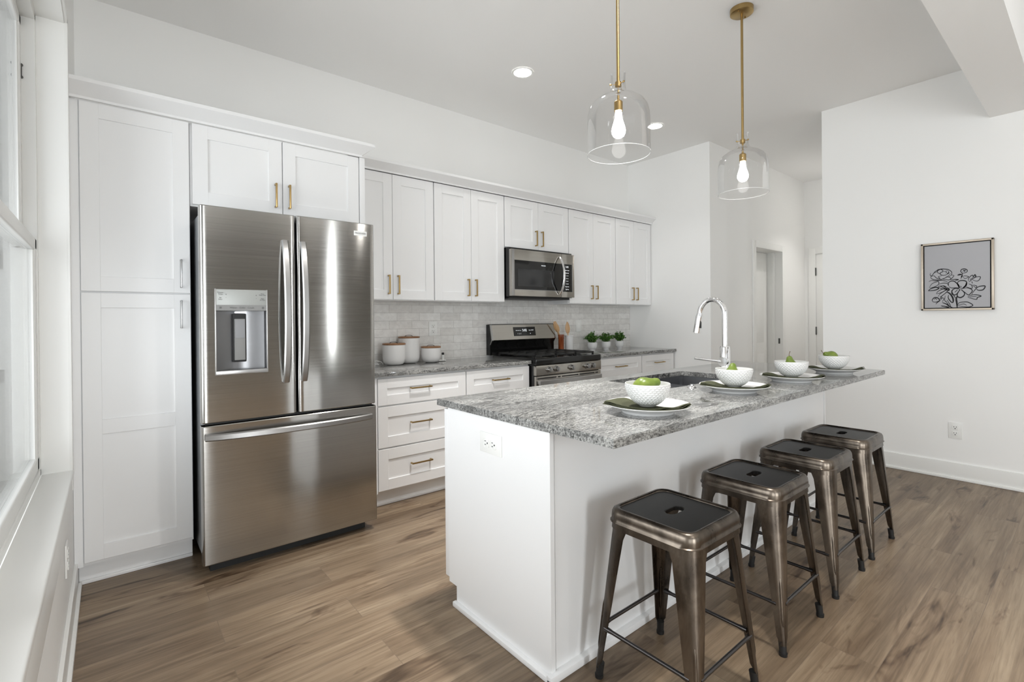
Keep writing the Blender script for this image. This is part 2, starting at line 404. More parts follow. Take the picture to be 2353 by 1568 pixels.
struct(bx('wall_hall_end', 'wall', None, XE, XE+.12, Y2-.1, Y1+.115, 0, CEIL))
struct(bx('wall_hall_right', 'wall', None, XR, XE, Y2-.115, Y2, 0, CEIL))
struct(bx('wall_right', 'wall', None, XR, XR+.115, YREAR, Y2-.115, 0, CEIL))
RW = [(.40, 1.30, .05, 2.95), (3.94, 4.06, .05, 3.05)]   # added rear openings, unseen: one for fill, one for the refrigerator streak
w = MB()
w.box(.17, .40, YREAR-.15, YREAR, 0, CEIL); w.box(1.30, 3.94, YREAR-.15, YREAR, 0, CEIL); w.box(4.06, XR+.115, YREAR-.15, YREAR, 0, CEIL)
w.box(.40, 1.30, YREAR-.15, YREAR, 0, .05); w.box(.40, 1.30, YREAR-.15, YREAR, 2.95, CEIL)
w.box(3.94, 4.06, YREAR-.15, YREAR, 0, .05); w.box(3.94, 4.06, YREAR-.15, YREAR, 3.05, CEIL)
struct(w.build('wall_rear', 'taupe'))
struct(bx('beam', 'ceiling', None, XL, XR, -3.46, -3.215, 2.757, CEIL))
# room behind the hall door, small and plain
w = MB(); w.box(5.6, 8.2, .35, .45, 0, CEIL); w.box(XB+.14, XB+.24, Y1+.115, .35, 0, CEIL)
struct(w.build('wall_pantry_room', 'wall'))
# baseboards with shoe
def baseb(name, pts, h=.13, t=.014):
    w = MB()
    for (x0, x1, y0, y1, sx, sy) in pts:
        # board plus quarter-round shoe on the room side (sx, sy point into the room)
        ax0, ax1, ay0, ay1 = (min(x0, x0+sx*t), max(x1, x1+sx*t), y0, y1) if sx else (x0, x1, min(y0, y0+sy*t), max(y1, y1+sy*t))
        w.box(ax0, ax1, ay0, ay1, 0, h, .003)
        t2 = t+.013
        ax0, ax1, ay0, ay1 = (min(x0, x0+sx*t2), max(x1, x1+sx*t2), y0, y1) if sx else (x0, x1, min(y0, y0+sy*t2), max(y1, y1+sy*t2))
        w.box(ax0, ax1, ay0, ay1, 0, .02, .006)
    return struct(w.build(name, 'trim'))
baseb('baseboard_left', [(XL, XL, YREAR, -.58, 1, 0)])
baseb('baseboard_right', [(XR, XR, YREAR, Y2, -1, 0)])
baseb('baseboard_return', [(XB, XB, Y1, -.64, -1, 0)])
baseb('baseboard_hall', [(XB, 6.43, Y1, Y1, 0, -1), (7.39, XE, Y1, Y1, 0, -1)])

# ------------------------------------------------------------------ side window
win = struct(bpy.data.objects.new('window_1', None)); C.objects.link(win); win.location = (XL, WY1, WZ0)
w = MB()
w.box(.19, XL+.001, WY1-.004, WY1, WZ0, WZ1); w.box(.19, XL+.001, WY0, WY0+.004, WZ0, WZ1); w.box(.19, XL+.001, WY0, WY1, WZ1-.004, WZ1)
w.build('jamb_liner', 'trim', win)
w = MB()
w.box(XL-.002, XL+.012, WY1-.004, WY1+.028, WZ0-.09, WZ1+.03, .004); w.box(XL-.002, XL+.012, WY0-.028, WY0+.004, WZ0-.09, WZ1+.03, .004)
w.box(XL-.002, XL+.012, WY0-.028, WY1+.028, WZ1, WZ1+.03, .004)
w.build('casing', 'trim', win)
w = MB(); w.box(.255, XL+.014, WY0-.03, WY1+.03, WZ0-.026, WZ0, .006, 3); w.build('sill', 'trim', win)
w = MB(); w.box(XL, XL+.009, WY0-.03, WY1+.025, WZ0-.155, WZ0-.026, .003); w.build('apron', 'trim', win)
def sash(x0, x1, y0, y1, z0, z1, fw, name):
    w = MB()
    w.box(x0, x1, y0, y0+fw, z0, z1, .006, 3); w.box(x0, x1, y1-fw, y1, z0, z1, .006, 3)
    w.box(x0, x1, y0, y1, z0, z0+fw*1.15, .006, 3); w.box(x0, x1, y0, y1, z1-fw, z1, .006, 3)
    # inner stop bead
    b = fw; w.box(x0+.008, x1-.006, y0+b-.002, y0+b+.010, z0+b, z1-b, .003); w.box(x0+.008, x1-.006, y1-b-.010, y1-b+.002, z0+b, z1-b, .003)
    o = w.build(name, 'vinyl', win)
    bx('glass', 'pane', o, (x0+x1)/2-.002, (x0+x1)/2+.002, y0+fw-.004, y1-fw+.004, z0+fw-.004, z1-fw+.004)
    return o
w = MB()   # outer frame with tracks
for (a, b) in ((WY1-.03, WY1-.004), (WY0+.004, WY0+.03)): w.box(.175, .256, a, b, WZ0, WZ1-.004, .003)
w.box(.175, .256, WY0+.004, WY1-.004, WZ0-.001, WZ0+.03, .003); w.box(.175, .256, WY0+.004, WY1-.004, WZ1-.034, WZ1-.004, .003)
w.build('window_frame', 'vinyl', win)
NS = 2; ys = [WY0+.012+(WY1-WY0-.024)*k/NS for k in range(NS+1)]
for a, b in zip(ys, ys[1:]):
    sash(.222, .252, a+.012, b-.012, WZ0+.03, 1.64, .05, 'lower_sash'); sash(.185, .213, a+.012, b-.012, 1.60, WZ1-.034, .045, 'upper_sash')
for y_ in ys[1:-1]: bx('mullion', 'vinyl', win, .175, .258, y_-.02, y_+.02, WZ0, WZ1-.004, .004)
w = MB()
w.cyl((.214, WY1-.031, 2.36), (.214, WY1-.037, 2.36), .006, seg=10); w.cyl((.214, WY1-.031, 2.31), (.214, WY1-.037, 2.31), .006, seg=10)
w.box(.212, .216, WY1-.036, WY1-.031, 2.31, 2.36); w.build('vent_latch', 'hinge', win)
def fixed_window(name, x0, x1, y0, y1, z0, z1, bars=1):
    e = struct(bpy.data.objects.new(name, None)); C.objects.link(e); e.location = (x0, y0, z0)
    w = MB(); f = .055 if max(x1-x0, y1-y0) > .3 else .008
    if x1-x0 > y1-y0:
        for a, b in ((x0, x0+f), (x1-f, x1)): w.box(a, b, y0, y1, z0, z1, .004)
        for i in range(bars): xm = x0+(x1-x0)*(i+1)/(bars+1); w.box(xm-.03, xm+.03, y0, y1, z0, z1, .004)
        w.box(x0, x1, y0, y1, z0, z0+f, .004); w.box(x0, x1, y0, y1, z1-f, z1, .004)
        g = (x0+f, x1-f, (y0+y1)/2-.002, (y0+y1)/2+.002, z0+f, z1-f)
    else:
        for a, b in ((y0, y0+f), (y1-f, y1)): w.box(x0, x1, a, b, z0, z1, .004)
        for i in range(bars): ym = y0+(y1-y0)*(i+1)/(bars+1); w.box(x0, x1, ym-.03, ym+.03, z0, z1, .004)
        w.box(x0, x1, y0, y1, z0, z0+f, .004); w.box(x0, x1, y0, y1, z1-f, z1, .004)
        g = ((x0+x1)/2-.002, (x0+x1)/2+.002, y0+f, y1-f, z0+f, z1-f)
    w.build('window_frame', 'vinyl', e); bx('glass', 'pane', e, *g)
fixed_window('fill_window_2', .19, .26, VY0, VY1, .1, 2.25)  # unseen window added to let in side fill
fixed_window('fill_window_3', .40, 1.30, YREAR-.1, YREAR-.04, .05, 2.95)  # unseen rear window added for fill toward the cabinets
fixed_window('streak_window', 3.94, 4.06, YREAR-.1, YREAR-.04, .05, 3.05, 0)  # unseen slot window shaped for the streak on the refrigerator
# outside: a lap-sided wall of the house beyond the side window
w = MB()
z = -.3
while z < 4.2:
    w.prism([(.62, z), (.62, z+.15), (.60, z+.15), (.585, z)], 'x', -4, .17); z += .15
w.box(-4, .17, .62, .75, -.3, 4.2)
w = struct(w.build('wall_exterior', 'siding'))
w = MB(); w.box(-1.6, .05, .565, .60, 1.62, 1.74); w.box(-1.6, .05, .565, .60, .92, 1.0); w.box(-.10, .05, .565, .60, .92, 1.74)
struct(w.build('trim_1', 'trim'))
struct(bx('ground', 'siding', None, -8, .05, -12, 3, -.4, -.3))

# ------------------------------------------------------------------ cabinet helpers
def shaker(name, parent, x0, x1, z0, z1, yf=-.63, st=.073, mid=None, t=.02, side=-1, mt='cab'):
    """a shaker front facing -y (side=-1)"""
    w = MB(); g = .0015
    x0 += g; x1 -= g; z0 += g; z1 -= g
    y1 = yf+t; rec = .009
    w.box(x0+.01, x1-.01, yf+rec, y1, z0+.01, z1-.01)
    w.box(x0, x0+st, yf, y1, z0, z1, .0012, 1); w.box(x1-st, x1, yf, y1, z0, z1, .0012, 1)
    w.box(x0+st-.001, x1-st+.001, yf, y1, z0, z0+st, .0012, 1); w.box(x0+st-.001, x1-st+.001, yf, y1, z1-st, z1, .0012, 1)
    if mid: w.box(x0+st-.001, x1-st+.001, yf, y1, mid[0], mid[1], .0012, 1)
    return w.build(name, mt, parent)
def pull(parent, x, z, vert=True, ln=.142, yf=-.63, mt='brass', th=.0105, pr=.034):
    w = MB(); h = ln/2
    if vert:
        w.box(x-th/2, x+th/2, yf-pr, yf-pr+th, z-h, z+h, .0025)
        for s_ in (-1, 1): w.box(x-th/2, x+th/2, yf-pr+th-.002, yf+.001, z+s_*(h-th/2)-th/2, z+s_*(h-th/2)+th/2, .002)
    else:
        w.box(x-h, x+h, yf-pr, yf-pr+th, z-th/2, z+th/2, .0025)
        for s_ in (-1, 1): w.box(x+s_*(h-th/2)-th/2, x+s_*(h-th/2)+th/2, yf-pr+th-.002, yf+.001, z-th/2, z+th/2, .002)
    return w.build('handle', mt, parent)
def toe(w, x0, x1, y=-.56, h=.105):
    w.box(x0, x1, y, y+.02, 0, h); w.box(x0, x1, y-.012, y, 0, .018, .005)

# ------------------------------------------------------------------ tall pantry
YB = -.63
e = thing('pantry_cabinet', 'tall white two-door pantry cabinet in the corner left of the refrigerator', 'cabinet', (.605, -.3, 0))
w = MB(); w.box(.372, .828, -.61, -.003, .105, 2.36); toe(w, .36, .828); w.build('body', 'cab', e)
bx('filler_strip', 'cab', e, XL+.001, .379, -.622, -.6, .105, 2.36)
d = shaker('door', e, .381, .826, 1.437, 2.359); pull(d, .783, 1.541, True, .15, mt='nickel', th=.008)
d = shaker('door', e, .381, .826, .122, 1.432, mid=(.737, .808)); pull(d, .782, 1.325, True, .148, mt='nickel', th=.008)
# ------------------------------------------------------------------ cabinet above the refrigerator
e = thing('bridge_cabinet', 'white two-door cabinet above the refrigerator', 'cabinet', (1.3, -.3, 1.92))
bx('body', 'cab', e, .830, 1.768, -.61, -.003, 1.912, 2.36)
d = shaker('door', e, .838, 1.2935, 1.92, 2.36); pull(d, 1.254, 2.027)
d = shaker('door', e, 1.2955, 1.766, 1.92, 2.36); pull(d, 1.330, 2.029)
e = tag(bx('end_panel', 'cab', None, 1.770, 1.806, -.632, -.003, 0, 2.360, .001), 'white floor-to-crown panel along the right side of the refrigerator', 'panel')
def crown(name, segs, label, z0, z1, back, front, back_r):
    """angled crown: profile sloping outward from front at z0 to front-out at z1, with a returned end"""
    x0, x1 = segs; o = (z1-z0)*.95
    w = MB()
    P = [(front, z0), (front-.012, z0), (front-.012, z0+.012), (front-o, z1-.018), (front-o, z1), (front+.0, z1)]
    Q = [(y, z) for y, z in P]
    A = [w.bm.verts.new((x0, y, z)) for y, z in Q]
    # mitred right end: points further forward also stand further right
    B = [w.bm.verts.new((x1+(front-y), y, z)) for y, z in Q]
    D = [w.bm.verts.new((x1+(front-y), back_r, z)) for y, z in Q]
    n = len(Q)
    for i in range(n-1):
        w.bm.faces.new((A[i], A[i+1], B[i+1], B[i])); w.bm.faces.new((B[i], B[i+1], D[i+1], D[i]))
    w.bm.faces.new(A); w.bm.faces.new(D[::-1])
    w.bm.faces.new((B[-2], B[-1], D[-1], D[-2])) if False else None
    # top and inner closing
    t0 = w.bm.verts.new((x0, back_r, z1)); w.bm.faces.new((A[-1], B[-1], D[-1], t0))
    return tag(w.build(name, 'cab'), label, 'molding')
crown('crown_molding', (XL+.002, 1.772), 'white crown molding running over the pantry and refrigerator cabinets', 2.361, 2.44, -.003, -.632, -.42)

# ------------------------------------------------------------------ base cabinets along the wall
def drawer_front(parent, x0, x1, z0, z1, handle=True):
    d = shaker('drawer', parent, x0, x1, z0, z1, st=.068 if z1-z0 < .22 else .073)
    if handle: pull(d, (x0+x1)/2-.035, (z0+z1)/2+.012, False, .165)
    return d
e = thing('drawer_cabinet', 'white base cabinet with three stacked drawers beside the refrigerator', 'cabinet', (2.2, -.3, 0))
w = MB(); w.box(1.808, 2.600, -.61, -.003, .105, .898); toe(w, 1.808, 2.6); w.build('body', 'cab', e)
bx('filler_strip', 'cab', e, 1.808, 1.879, -.626, -.608, .105, .89)
for z0, z1 in ((.70, .885), (.41, .692), (.118, .402)): drawer_front(e, 1.881, 2.598, z0, z1)
def base_unit(x0, x1, label, both=True):
    e = thing('base_cabinet', label, 'cabinet', ((x0+x1)/2, -.3, 0))
    w = MB(); w.box(x0+.001, x1-.001, -.61, -.003, .105, .898); toe(w, x0+.001, x1-.001); w.build('body', 'cab', e)
    d = shaker('drawer', e, x0+.004, x1-.004, .70, .885, st=.068); pull(d, (x0+x1)/2+.005, .797, False, .165)
    xm = (x0+x1)/2
    for a, b, hx in ((x0+.004, xm-.001, xm-.045), (xm+.001, x1-.004, xm+.045)):
        d = shaker('door', e, a, b, .118, .692); pull(d, hx, .60)
    return e
base_unit(2.602, 3.254, 'white base cabinet with one drawer over doors just left of the stove')
base_unit(4.113, 4.846, 'white base cabinet with one drawer over doors just right of the stove')
base_unit(4.848, 5.452, 'white base cabinet with one drawer at the far right end of the counter run')
def counter(name, x0, x1, label):
    o = MB().box(x0, x1, -.652, -.0105, .9, .93, .003).build(name, 'granite'); return tag(o, label, 'countertop')
counter('countertop', 1.808, 3.256, 'grey granite countertop between the refrigerator and the stove')
counter('countertop', 4.110, XB-.002, 'grey granite countertop right of the stove under the potted plants')
# backsplash
struct(bx('backsplash', 'tile', None, 1.807, XB, -.0095, -.0005, .9, 1.50))

# ------------------------------------------------------------------ wall cabinets
YU = -.325
def upper(x0, x1, z0, z1, label, hz, xm=None):
    e = thing('wall_cabinet', label, 'cabinet', ((x0+x1)/2, -.15, z0), 'white wall cabinets')
    bx('body', 'cab', e, x0+.0005, x1-.0005, YU+.02, -.003 if z0 > 1.6 else -.011, z0-.004, 2.393)
    xm = xm or (x0+x1)/2
    d = shaker('door', e, x0+.002, xm, z0, z1, YU); pull(d, xm-.039, hz, True, .145, YU)
    d = shaker('door', e, xm, x1-.002, z0, z1, YU); pull(d, xm+.039, hz, True, .145, YU)
    return e
upper(1.8075, 2.509, 1.44, 2.392, 'white wall cabinet whose left door is half hidden by the refrigerator', 1.553, 2.150)
upper(2.511, 3.234, 1.44, 2.392, 'white wall cabinet just left of the microwave', 1.554)
upper(3.238, 4.062, 1.938, 2.392, 'short white wall cabinet directly above the microwave', 2.045)
upper(4.066, 4.806, 1.438, 2.392, 'white wall cabinet just right of the microwave', 1.558)
upper(4.808, 5.463, 1.438, 2.392, 'white wall cabinet at the far right end, over the potted plants', 1.560)
crown('crown_molding', (1.812, 5.465), 'white crown molding along the top of the wall cabinets left and right of the microwave', 2.394, 2.466, -.003, -.328, -.003)

# ------------------------------------------------------------------ refrigerator
FR = thing('refrigerator', 'stainless steel french-door refrigerator with bottom freezer and ice dispenser', 'refrigerator', (1.29, -.45, 0))
w = MB(); w.box(.850, 1.738, -.842, -.06, .06, 1.845, .004); w.build('body', 'steelside', FR)
w = MB(); w.box(.875, 1.70, -.83, -.2, .0, .06); w.build('foot_grille', 'dark', FR)
for xx in (.90, 1.69): bx('hinge_cover', 'dark', FR, xx-.04, xx+.04, -.885, -.78, 1.845, 1.872, .006)
def fdoor(name, x0, x1, z0, z1, yf=-.909, yb_=-.85, sag=.003, hole=None):
    """gently crowned stainless front with rounded vertical edges; hole=(x0,x1,z0,z1) is left open"""
    w = MB(); n = 28; r = .012
    xs = sorted(set([x0+(x1-x0)*i/n for i in range(n+1)] + ([hole[0], hole[1]] if hole else [])))
    xs = [x for x in xs if not hole or x in (hole[0], hole[1]) or min(abs(x-hole[0]), abs(x-hole[1])) > .003]
    xs = sorted(set(xs+[x0+.003, x0+.008, x1-.003, x1-.008]))
    zs = [z0, z0+.004] + ([hole[2], hole[3]] if hole else []) + [z1-.004, z1]
    xm, hw = (x0+x1)/2, (x1-x0)/2
    def fy(x):
        u = (x-xm)/hw; y = yf+sag*u*u
        e_ = min(x-x0, x1-x)
        if e_ < r: y += r-math.sqrt(max(0, r*r-(r-e_)**2))
        return y
    V = [[w.bm.verts.new((x, fy(x)+(.003 if k in (0, len(zs)-1) else 0), z)) for x in xs] for k, z in enumerate(zs)]
    for k in range(len(zs)-1):
        for i in range(len(xs)-1):
            if hole and zs[k] >= hole[2]-1e-6 and zs[k+1] <= hole[3]+1e-6 and xs[i] >= hole[0]-1e-6 and xs[i+1] <= hole[1]+1e-6: continue
            w.bm.faces.new((V[k][i], V[k][i+1], V[k+1][i+1], V[k+1][i]))
    Bk = [[w.bm.verts.new((x, yb_, z)) for x in (x0, x1)] for z in (z0, z1)]
    w.bm.faces.new((Bk[0][0], Bk[0][1], Bk[1][1], Bk[1][0]))
    w.bm.faces.new([V[0][i] for i in range(len(xs))]+[Bk[0][1], Bk[0][0]])
    w.bm.faces.new([V[-1][i] for i in range(len(xs))]+[Bk[1][1], Bk[1][0]])
    w.bm.faces.new([V[k][0] for k in range(len(zs))]+[Bk[1][0], Bk[0][0]])
    w.bm.faces.new([V[k][-1] for k in range(len(zs))]+[Bk[1][1], Bk[0][1]])
    return w.build(name, 'steel', FR, 30)
hole = (.899, 1.137, 1.024, 1.449)
dl = fdoor('door', .836, 1.284, .775, 1.868, sag=.0006, hole=hole)
dr = fdoor('door', 1.293, 1.745, .775, 1.870)
dz = fdoor('freezer_drawer', .836, 1.750, .062, .760, sag=.0015)
w = MB(); w.box(.855, 1.735, -.872, -.842, .755, .782); w.build('gasket_gap', 'dark', FR)
def bow_handle(parent, a, b, wdir, bow, width):
    a, b = Vector(a), Vector(b); pts = []; n = 22
    for i in range(n+1):
        t = i/n; s_ = 4*t*(1-t); p = a.lerp(b, t); p.y -= bow*(s_**.75); pts.append(p)
    w_ = MB(); w_.ribbon(pts, wdir, width, .02); return w_.build('handle', 'handle_steel', parent, 40)
bow_handle(dl, (1.228, -.915, .952), (1.228, -.915, 1.722), (1, 0, 0), .055, .034)
bow_handle(dr, (1.322, -.915, .952), (1.322, -.915, 1.722), (1, 0, 0), .055, .034)
bow_handle(dz, (.850, -.918, .705), (1.712, -.918, .701), (0, 0, 1), .052, .034)
# ice and water dispenser set into the left door
x0, x1, z0, z1 = hole; zc = 1.362
w = MB()
bk = -.853
def q4(w, a, b, c, d): w.bm.faces.new([w.bm.verts.new(p) for p in (a, b, c, d)])
n = 10; prev = None
for i in range(n+1):       # curved back of the recess
    t = i/n; x = x0+.008+(x1-x0-.016)*t; y = bk+.0-.028*(2*t-1)**2
    cur = (x, y)
    if prev: q4(w, (prev[0], prev[1], z0), (cur[0], cur[1], z0), (cur[0], cur[1], zc-.02), (prev[0], prev[1], zc-.02))
    prev = cur
q4(w, (x0, -.90, z0), (x1, -.90, z0), (x1-.008, bk-.028, z0), (x0+.008, bk-.028, z0))
q4(w, (x0+.008, bk-.028, z0), (x1-.008, bk-.028, z0), (x1-.02, bk, z0), (x0+.02, bk, z0))
q4(w, (x0, -.90, z0), (x0+.008, bk-.028, z0), (x0+.008, bk-.028, zc), (x0, -.90, zc)); q4(w, (x1, -.90, z0), (x1-.008, bk-.028, z0), (x1-.008, bk-.028, zc), (x1, -.90, zc))
bmesh.ops.remove_doubles(w.bm, verts=w.bm.verts, dist=1e-5)
w.build('dispenser_recess', 'recess', dl)
w = MB(); w.box(x0, x1, -.914, -.86, zc-.022, z1, .003); w.build('dispenser_panel', 'display', dl)
w = MB(); w.box(x0-.003, x0+.003, -.915, -.89, z0-.004, z1+.002, .0015); w.box(x1-.003, x1+.003, -.915, -.89, z0-.004, z1+.002, .0015); w.box(x0-.003, x1+.003, -.917, -.88, z0-.012, z0+.010, .004)
w.build('dispenser_bezel', 'handle_steel', dl)
w = MB(); w.box(.981, 1.046, -.872, -.8535, 1.072, 1.325, .006); w.build('ice_chute', 'dark', dl)
w = MB(); w.box(.988, 1.039, -.880, -.868, 1.082, 1.298, .004); w.build('dispenser_paddle', 'paddle', dl)
w = MB(); w.box(.991, 1.036, -.8815, -.879, 1.198, 1.292); w.build('paddle_insert', 'recess', dl)
w = MB(); w.box(.99, 1.04, -.905, -.87, 1.327, 1.336, .002); w.build('nozzle_light', 'whitetext', dl)
bx('panel_strip', 'paddle', dl, x0+.003, x1-.003, -.9148, -.905, 1.341, 1.369)
rt, up = (1, 0, 0), (0, 0, 1); yy = -.9146
text('Freezer\nTemp', .0085, (.921, yy, 1.428), rt, up, 'grout', dl, 'panel_text')
text('Air\nFilter', .0085, (.921, yy, 1.401), rt, up, 'grout', dl, 'panel_text')
text('+\n-', .014, (.946, yy, 1.415), rt, up, 'grout', dl, 'panel_text')
text('+\n-', .014, (1.085, yy, 1.413), rt, up, 'grout', dl, 'panel_text')
text('Reset\nWater Filter', .0068, (1.115, yy, 1.426), rt, up, 'grout', dl, 'panel_text')
text('Reset\nAir Filter', .0068, (1.115, yy, 1.400), rt, up, 'grout', dl, 'panel_text')
text('Water   Cube   Crush', .0125, (1.018, yy-.0006, 1.355), rt, up, 'grout', dl, 'panel_text')
bx('panel_icon', 'grout', dl, .916, .926, yy-.0008, yy+.001, 1.350, 1.360)
w = MB(); w.cyl((1.117, yy-.0008, 1.355), (1.117, yy+.001, 1.355), .006, seg=14); w.build('panel_icon', 'grout', dl)
w = MB(); w.box(1.617, 1.698, -.909, -.900, 1.793, 1.822, .002); bd = w.build('badge', 'ivory', dr)
text('FRIGIDAIRE', .0135, (1.6575, -.9096, 1.8075), rt, up, 'grout', dr, 'badge_text')
# ------------------------------------------------------------------ range
RX0, RX1, RY = 3.266, 4.100, -.70
RG = thing('gas_range', 'stainless steel gas stove with black cooktop between the counters', 'stove', ((RX0+RX1)/2, -.35, 0))
w = MB(); w.box(RX0, RX1, RY+.03, -.02, .03, .925, .003); w.build('body', 'blackgloss', RG)
w = MB(); w.box(RX0-.001, RX1+.001, RY-.002, RY+.034, .800, .885, .004); w.build('control_panel', 'steel2', RG)
w = MB(); w.box(RX0-.001, RX1+.001, RY-.004, -.09, .886, .945, .012, 3); w.build('cooktop', 'blackgloss', RG)
for xk in (3.410, 3.500, 3.690, 3.898, 3.972):
    w = MB(); zk = .846
    w.cyl((xk, RY-.001, zk), (xk, RY-.010, zk), .029, .027, 28); w.cyl((xk, RY-.010, zk), (xk, RY-.034, zk), .0225, .020, 28)
    k = w.build('knob', 'handle_steel', RG)
    bx('pointer', 'handle_steel', k, xk-.005, xk+.005, RY-.042, RY-.03, zk-.021, zk+.021, .002)
w = MB(); w.box(RX0+.002, RX1-.002, RY+.002, RY+.03, .150, .793, .004); od = w.build('oven_door', 'steel2', RG)
bx('oven_window', 'blackglass', od, RX0+.10, RX1-.10, RY-.001, RY+.003, .30, .62)
w = MB()
for a, b in ((.02, .24), (.26, .29), (.31, .52), (.54, .74), (.76, .79)): w.box(RX0+a, RX0+b, RY-.0005, RY+.004, .769, .779)
w.build('vent_slots', 'dark', od)
w = MB()
pts = [(RX0+.012+(RX1-RX0-.045)*t, RY-.030-.016*math.sin(PI*t), .740) for t in [i/14 for i in range(15)]]
w.ribbon(pts, (0, 0, 1), .046, .018)
for xx in (RX0+.035, RX1-.055): w.box(xx-.014, xx+.014, RY-.030, RY+.003, .724, .756, .004)
w.build('handle', 'handle_steel', od)
w = MB(); w.box(RX0+.002, RX1-.002, RY+.002, RY+.03, .045, .143, .004); w.build('storage_drawer', 'steel2', RG)
# backguard
w = MB(); w.prism([(-.012, .945), (-.012, 1.232), (-.062, 1.236), (-.072, 1.230), (-.100, 1.085), (-.072, 1.045), (-.072, .945)], 'x', RX0-.012, RX1-.01)
bgd = w.build('backguard', 'blackgloss', RG)
w = MB(); w.prism([(-.0735, 1.229), (-.1015, 1.086), (-.0985, 1.080), (-.070, 1.2305)], 'x', RX0+.004, RX1-.012); w.build('backguard_face', 'steel2', bgd)
w = MB(); w.prism([(-.0755, 1.231), (-.1045, 1.084), (-.074, 1.04), (-.07, 1.045), (-.094, 1.084), (-.066, 1.231)], 'x', RX0-.013, RX0+.005); w.build('side_trim', 'handle_steel', bgd)
nrm = Vector((0, -.143, .028)).normalized(); upv = Vector((0, .028, .143)).normalized()
def bgp(x, z): t = (1.229-z)/(1.229-1.086); return Vector((x, -.0735-.028*t, z))
w = MB(); pa = [bgp(xx, zz)+nrm*.002 for xx, zz in ((3.53, 1.205), (3.815, 1.205), (3.815, 1.118), (3.53, 1.118))]; pb = [p-nrm*.004 for p in pa]
A = [w.bm.verts.new(p) for p in pa]; B = [w.bm.verts.new(p) for p in pb]
w.bm.faces.new(A); w.bm.faces.new(B[::-1])
for i in range(4): w.bm.faces.new((A[i], A[(i+1) % 4], B[(i+1) % 4], B[i]))
w.build('clock_panel', 'blackglass', bgd)
text('5:02', .034, bgp(3.672, 1.172)+nrm*.0026, rt, upv, 'whitetext', bgd, 'clock_text')
text('Bake  Broil  Keep', .0095, bgp(3.592, 1.172)+nrm*.0026, rt, upv, 'whitetext', bgd, 'clock_text')
text('Timer  START', .011, bgp(3.758, 1.172)+nrm*.0026, rt, upv, 'whitetext', bgd, 'clock_text')
text('1   2   3', .014, bgp(3.598, 1.139)+nrm*.0026, rt, upv, 'whitetext', bgd, 'clock_text')
text('.    0', .014, bgp(3.735, 1.139)+nrm*.0026, rt, upv, 'whitetext', bgd, 'clock_text')
# grates and burners
gx = [RX0+.035+i*(RX1-RX0-.07)/3 for i in range(4)]
for i in range(3):
    a, b = gx[i]+.003, gx[i+1]-.003; w = MB(); z0, z1 = .958, .972; f, k = RY+.055, -.13
    for xx in (a, b-.014): w.box(xx, xx+.014, f, k, z0, z1, .003)
    for yy2 in (f, k-.014, (f+k)/2-.007): w.box(a, b, yy2, yy2+.014, z0, z1, .003)
    xm = (a+b)/2; w.box(xm-.006, xm+.006, f, k, z0, z1, .003)
    for yc_ in (f+(k-f)*.25, f+(k-f)*.75): w.box(a, b, yc_-.006, yc_+.006, z0, z1, .003)
    for xx in (a, b-.014):
        for yy2 in (f, k-.014): w.box(xx, xx+.014, yy2, yy2+.014, .943, z0+.003)
    w.build('grate', 'iron', RG)
for bxx, byy in ((gx[0]+.13, -.53), (gx[0]+.13, -.27), ((gx[1]+gx[2])/2, -.40), (gx[3]-.13, -.53), (gx[3]-.13, -.27)):
    w = MB(); w.lathe([(0, .957), (.036, .956), (.04, .952), (.048, .944), (.05, .9435)], (bxx, byy, 0), 24); w.build('burner', 'iron', RG)
# ------------------------------------------------------------------ microwave
MX0, MX1, MY, MZ0, MZ1 = 3.243, 4.050, -.412, 1.492, 1.912
MW = thing('microwave', 'stainless over-the-range microwave with black window and bowed handle', 'microwave', ((MX0+MX1)/2, -.2, MZ0))
w = MB(); w.box(MX0, MX1, MY+.035, -.012, MZ0-.004, MZ1+.018, .003); w.build('body', 'blackgloss', MW)
w = MB(); w.box(MX0+.02, MX1-.02, MY+.05, -.06, MZ0-.022, MZ0-.003, .004); w.build('vent_base', 'iron', MW)
XC = 3.872
w = MB(); w.box(MX0, XC-.002, MY, MY+.034, MZ0, MZ1, .003); md = w.build('door', 'steel2', MW)
w = MB(); w.box(MX0+.004, MX0+.032, MY-.006, MY+.004, MZ0+.002, MZ1-.002, .004); w.build('door_edge', 'handle_steel', md)
w = MB(); w.box(3.268, XC-.002, MY-.002, MY+.004, 1.552, 1.815, .001); w.build('door_glass', 'blackglass', md)
w = MB(); w.box(3.315, 3.765, MY-.003, MY+.002, 1.582, 1.740, .001); w.build('window', 'meshglass', md)
w = MB(); w.box(3.268, XC-.002, MY-.004, MY+.001, 1.546, 1.552, .001); w.build('trim_strip', 'handle_steel', md)
text('FRIGIDAIRE', .011, (3.63, MY-.0028, 1.780), rt, up, 'whitetext', md, 'brand_text')
pts = []
for i in range(19):
    t = i/18; pts.append((XC-.030, MY-.006-.06*math.sin(PI*t)**.8, MZ0+.022+(MZ1-MZ0-.055)*t))
w = MB(); w.ribbon(pts, (1, 0, 0), .024, .013); w.build('handle', 'chrome', md, 50)
w = MB(); w.box(XC, MX1, MY, MY+.034, MZ0, MZ1, .003); mc = w.build('control_panel', 'steel2', MW)
w = MB(); w.box(XC, MX1-.035, MY-.002, MY+.003, 1.546, 1.815, .001); w.build('keypad', 'blackglass', mc)
w = MB(); w.box(MX1-.036, MX1-.031, MY-.004, MY+.003, 1.546, 1.815, .001); w.build('trim_strip', 'handle_steel', mc)
text('5:02', .024, (3.945, MY-.0026, 1.788), rt, up, 'whitetext', mc, 'clock_text')
kk = ['Auto Cook', 'Melt Soft', '1  2  3', '4  5  6', '7  8  9', '0  +30', 'Stop Start', 'Light Fan']
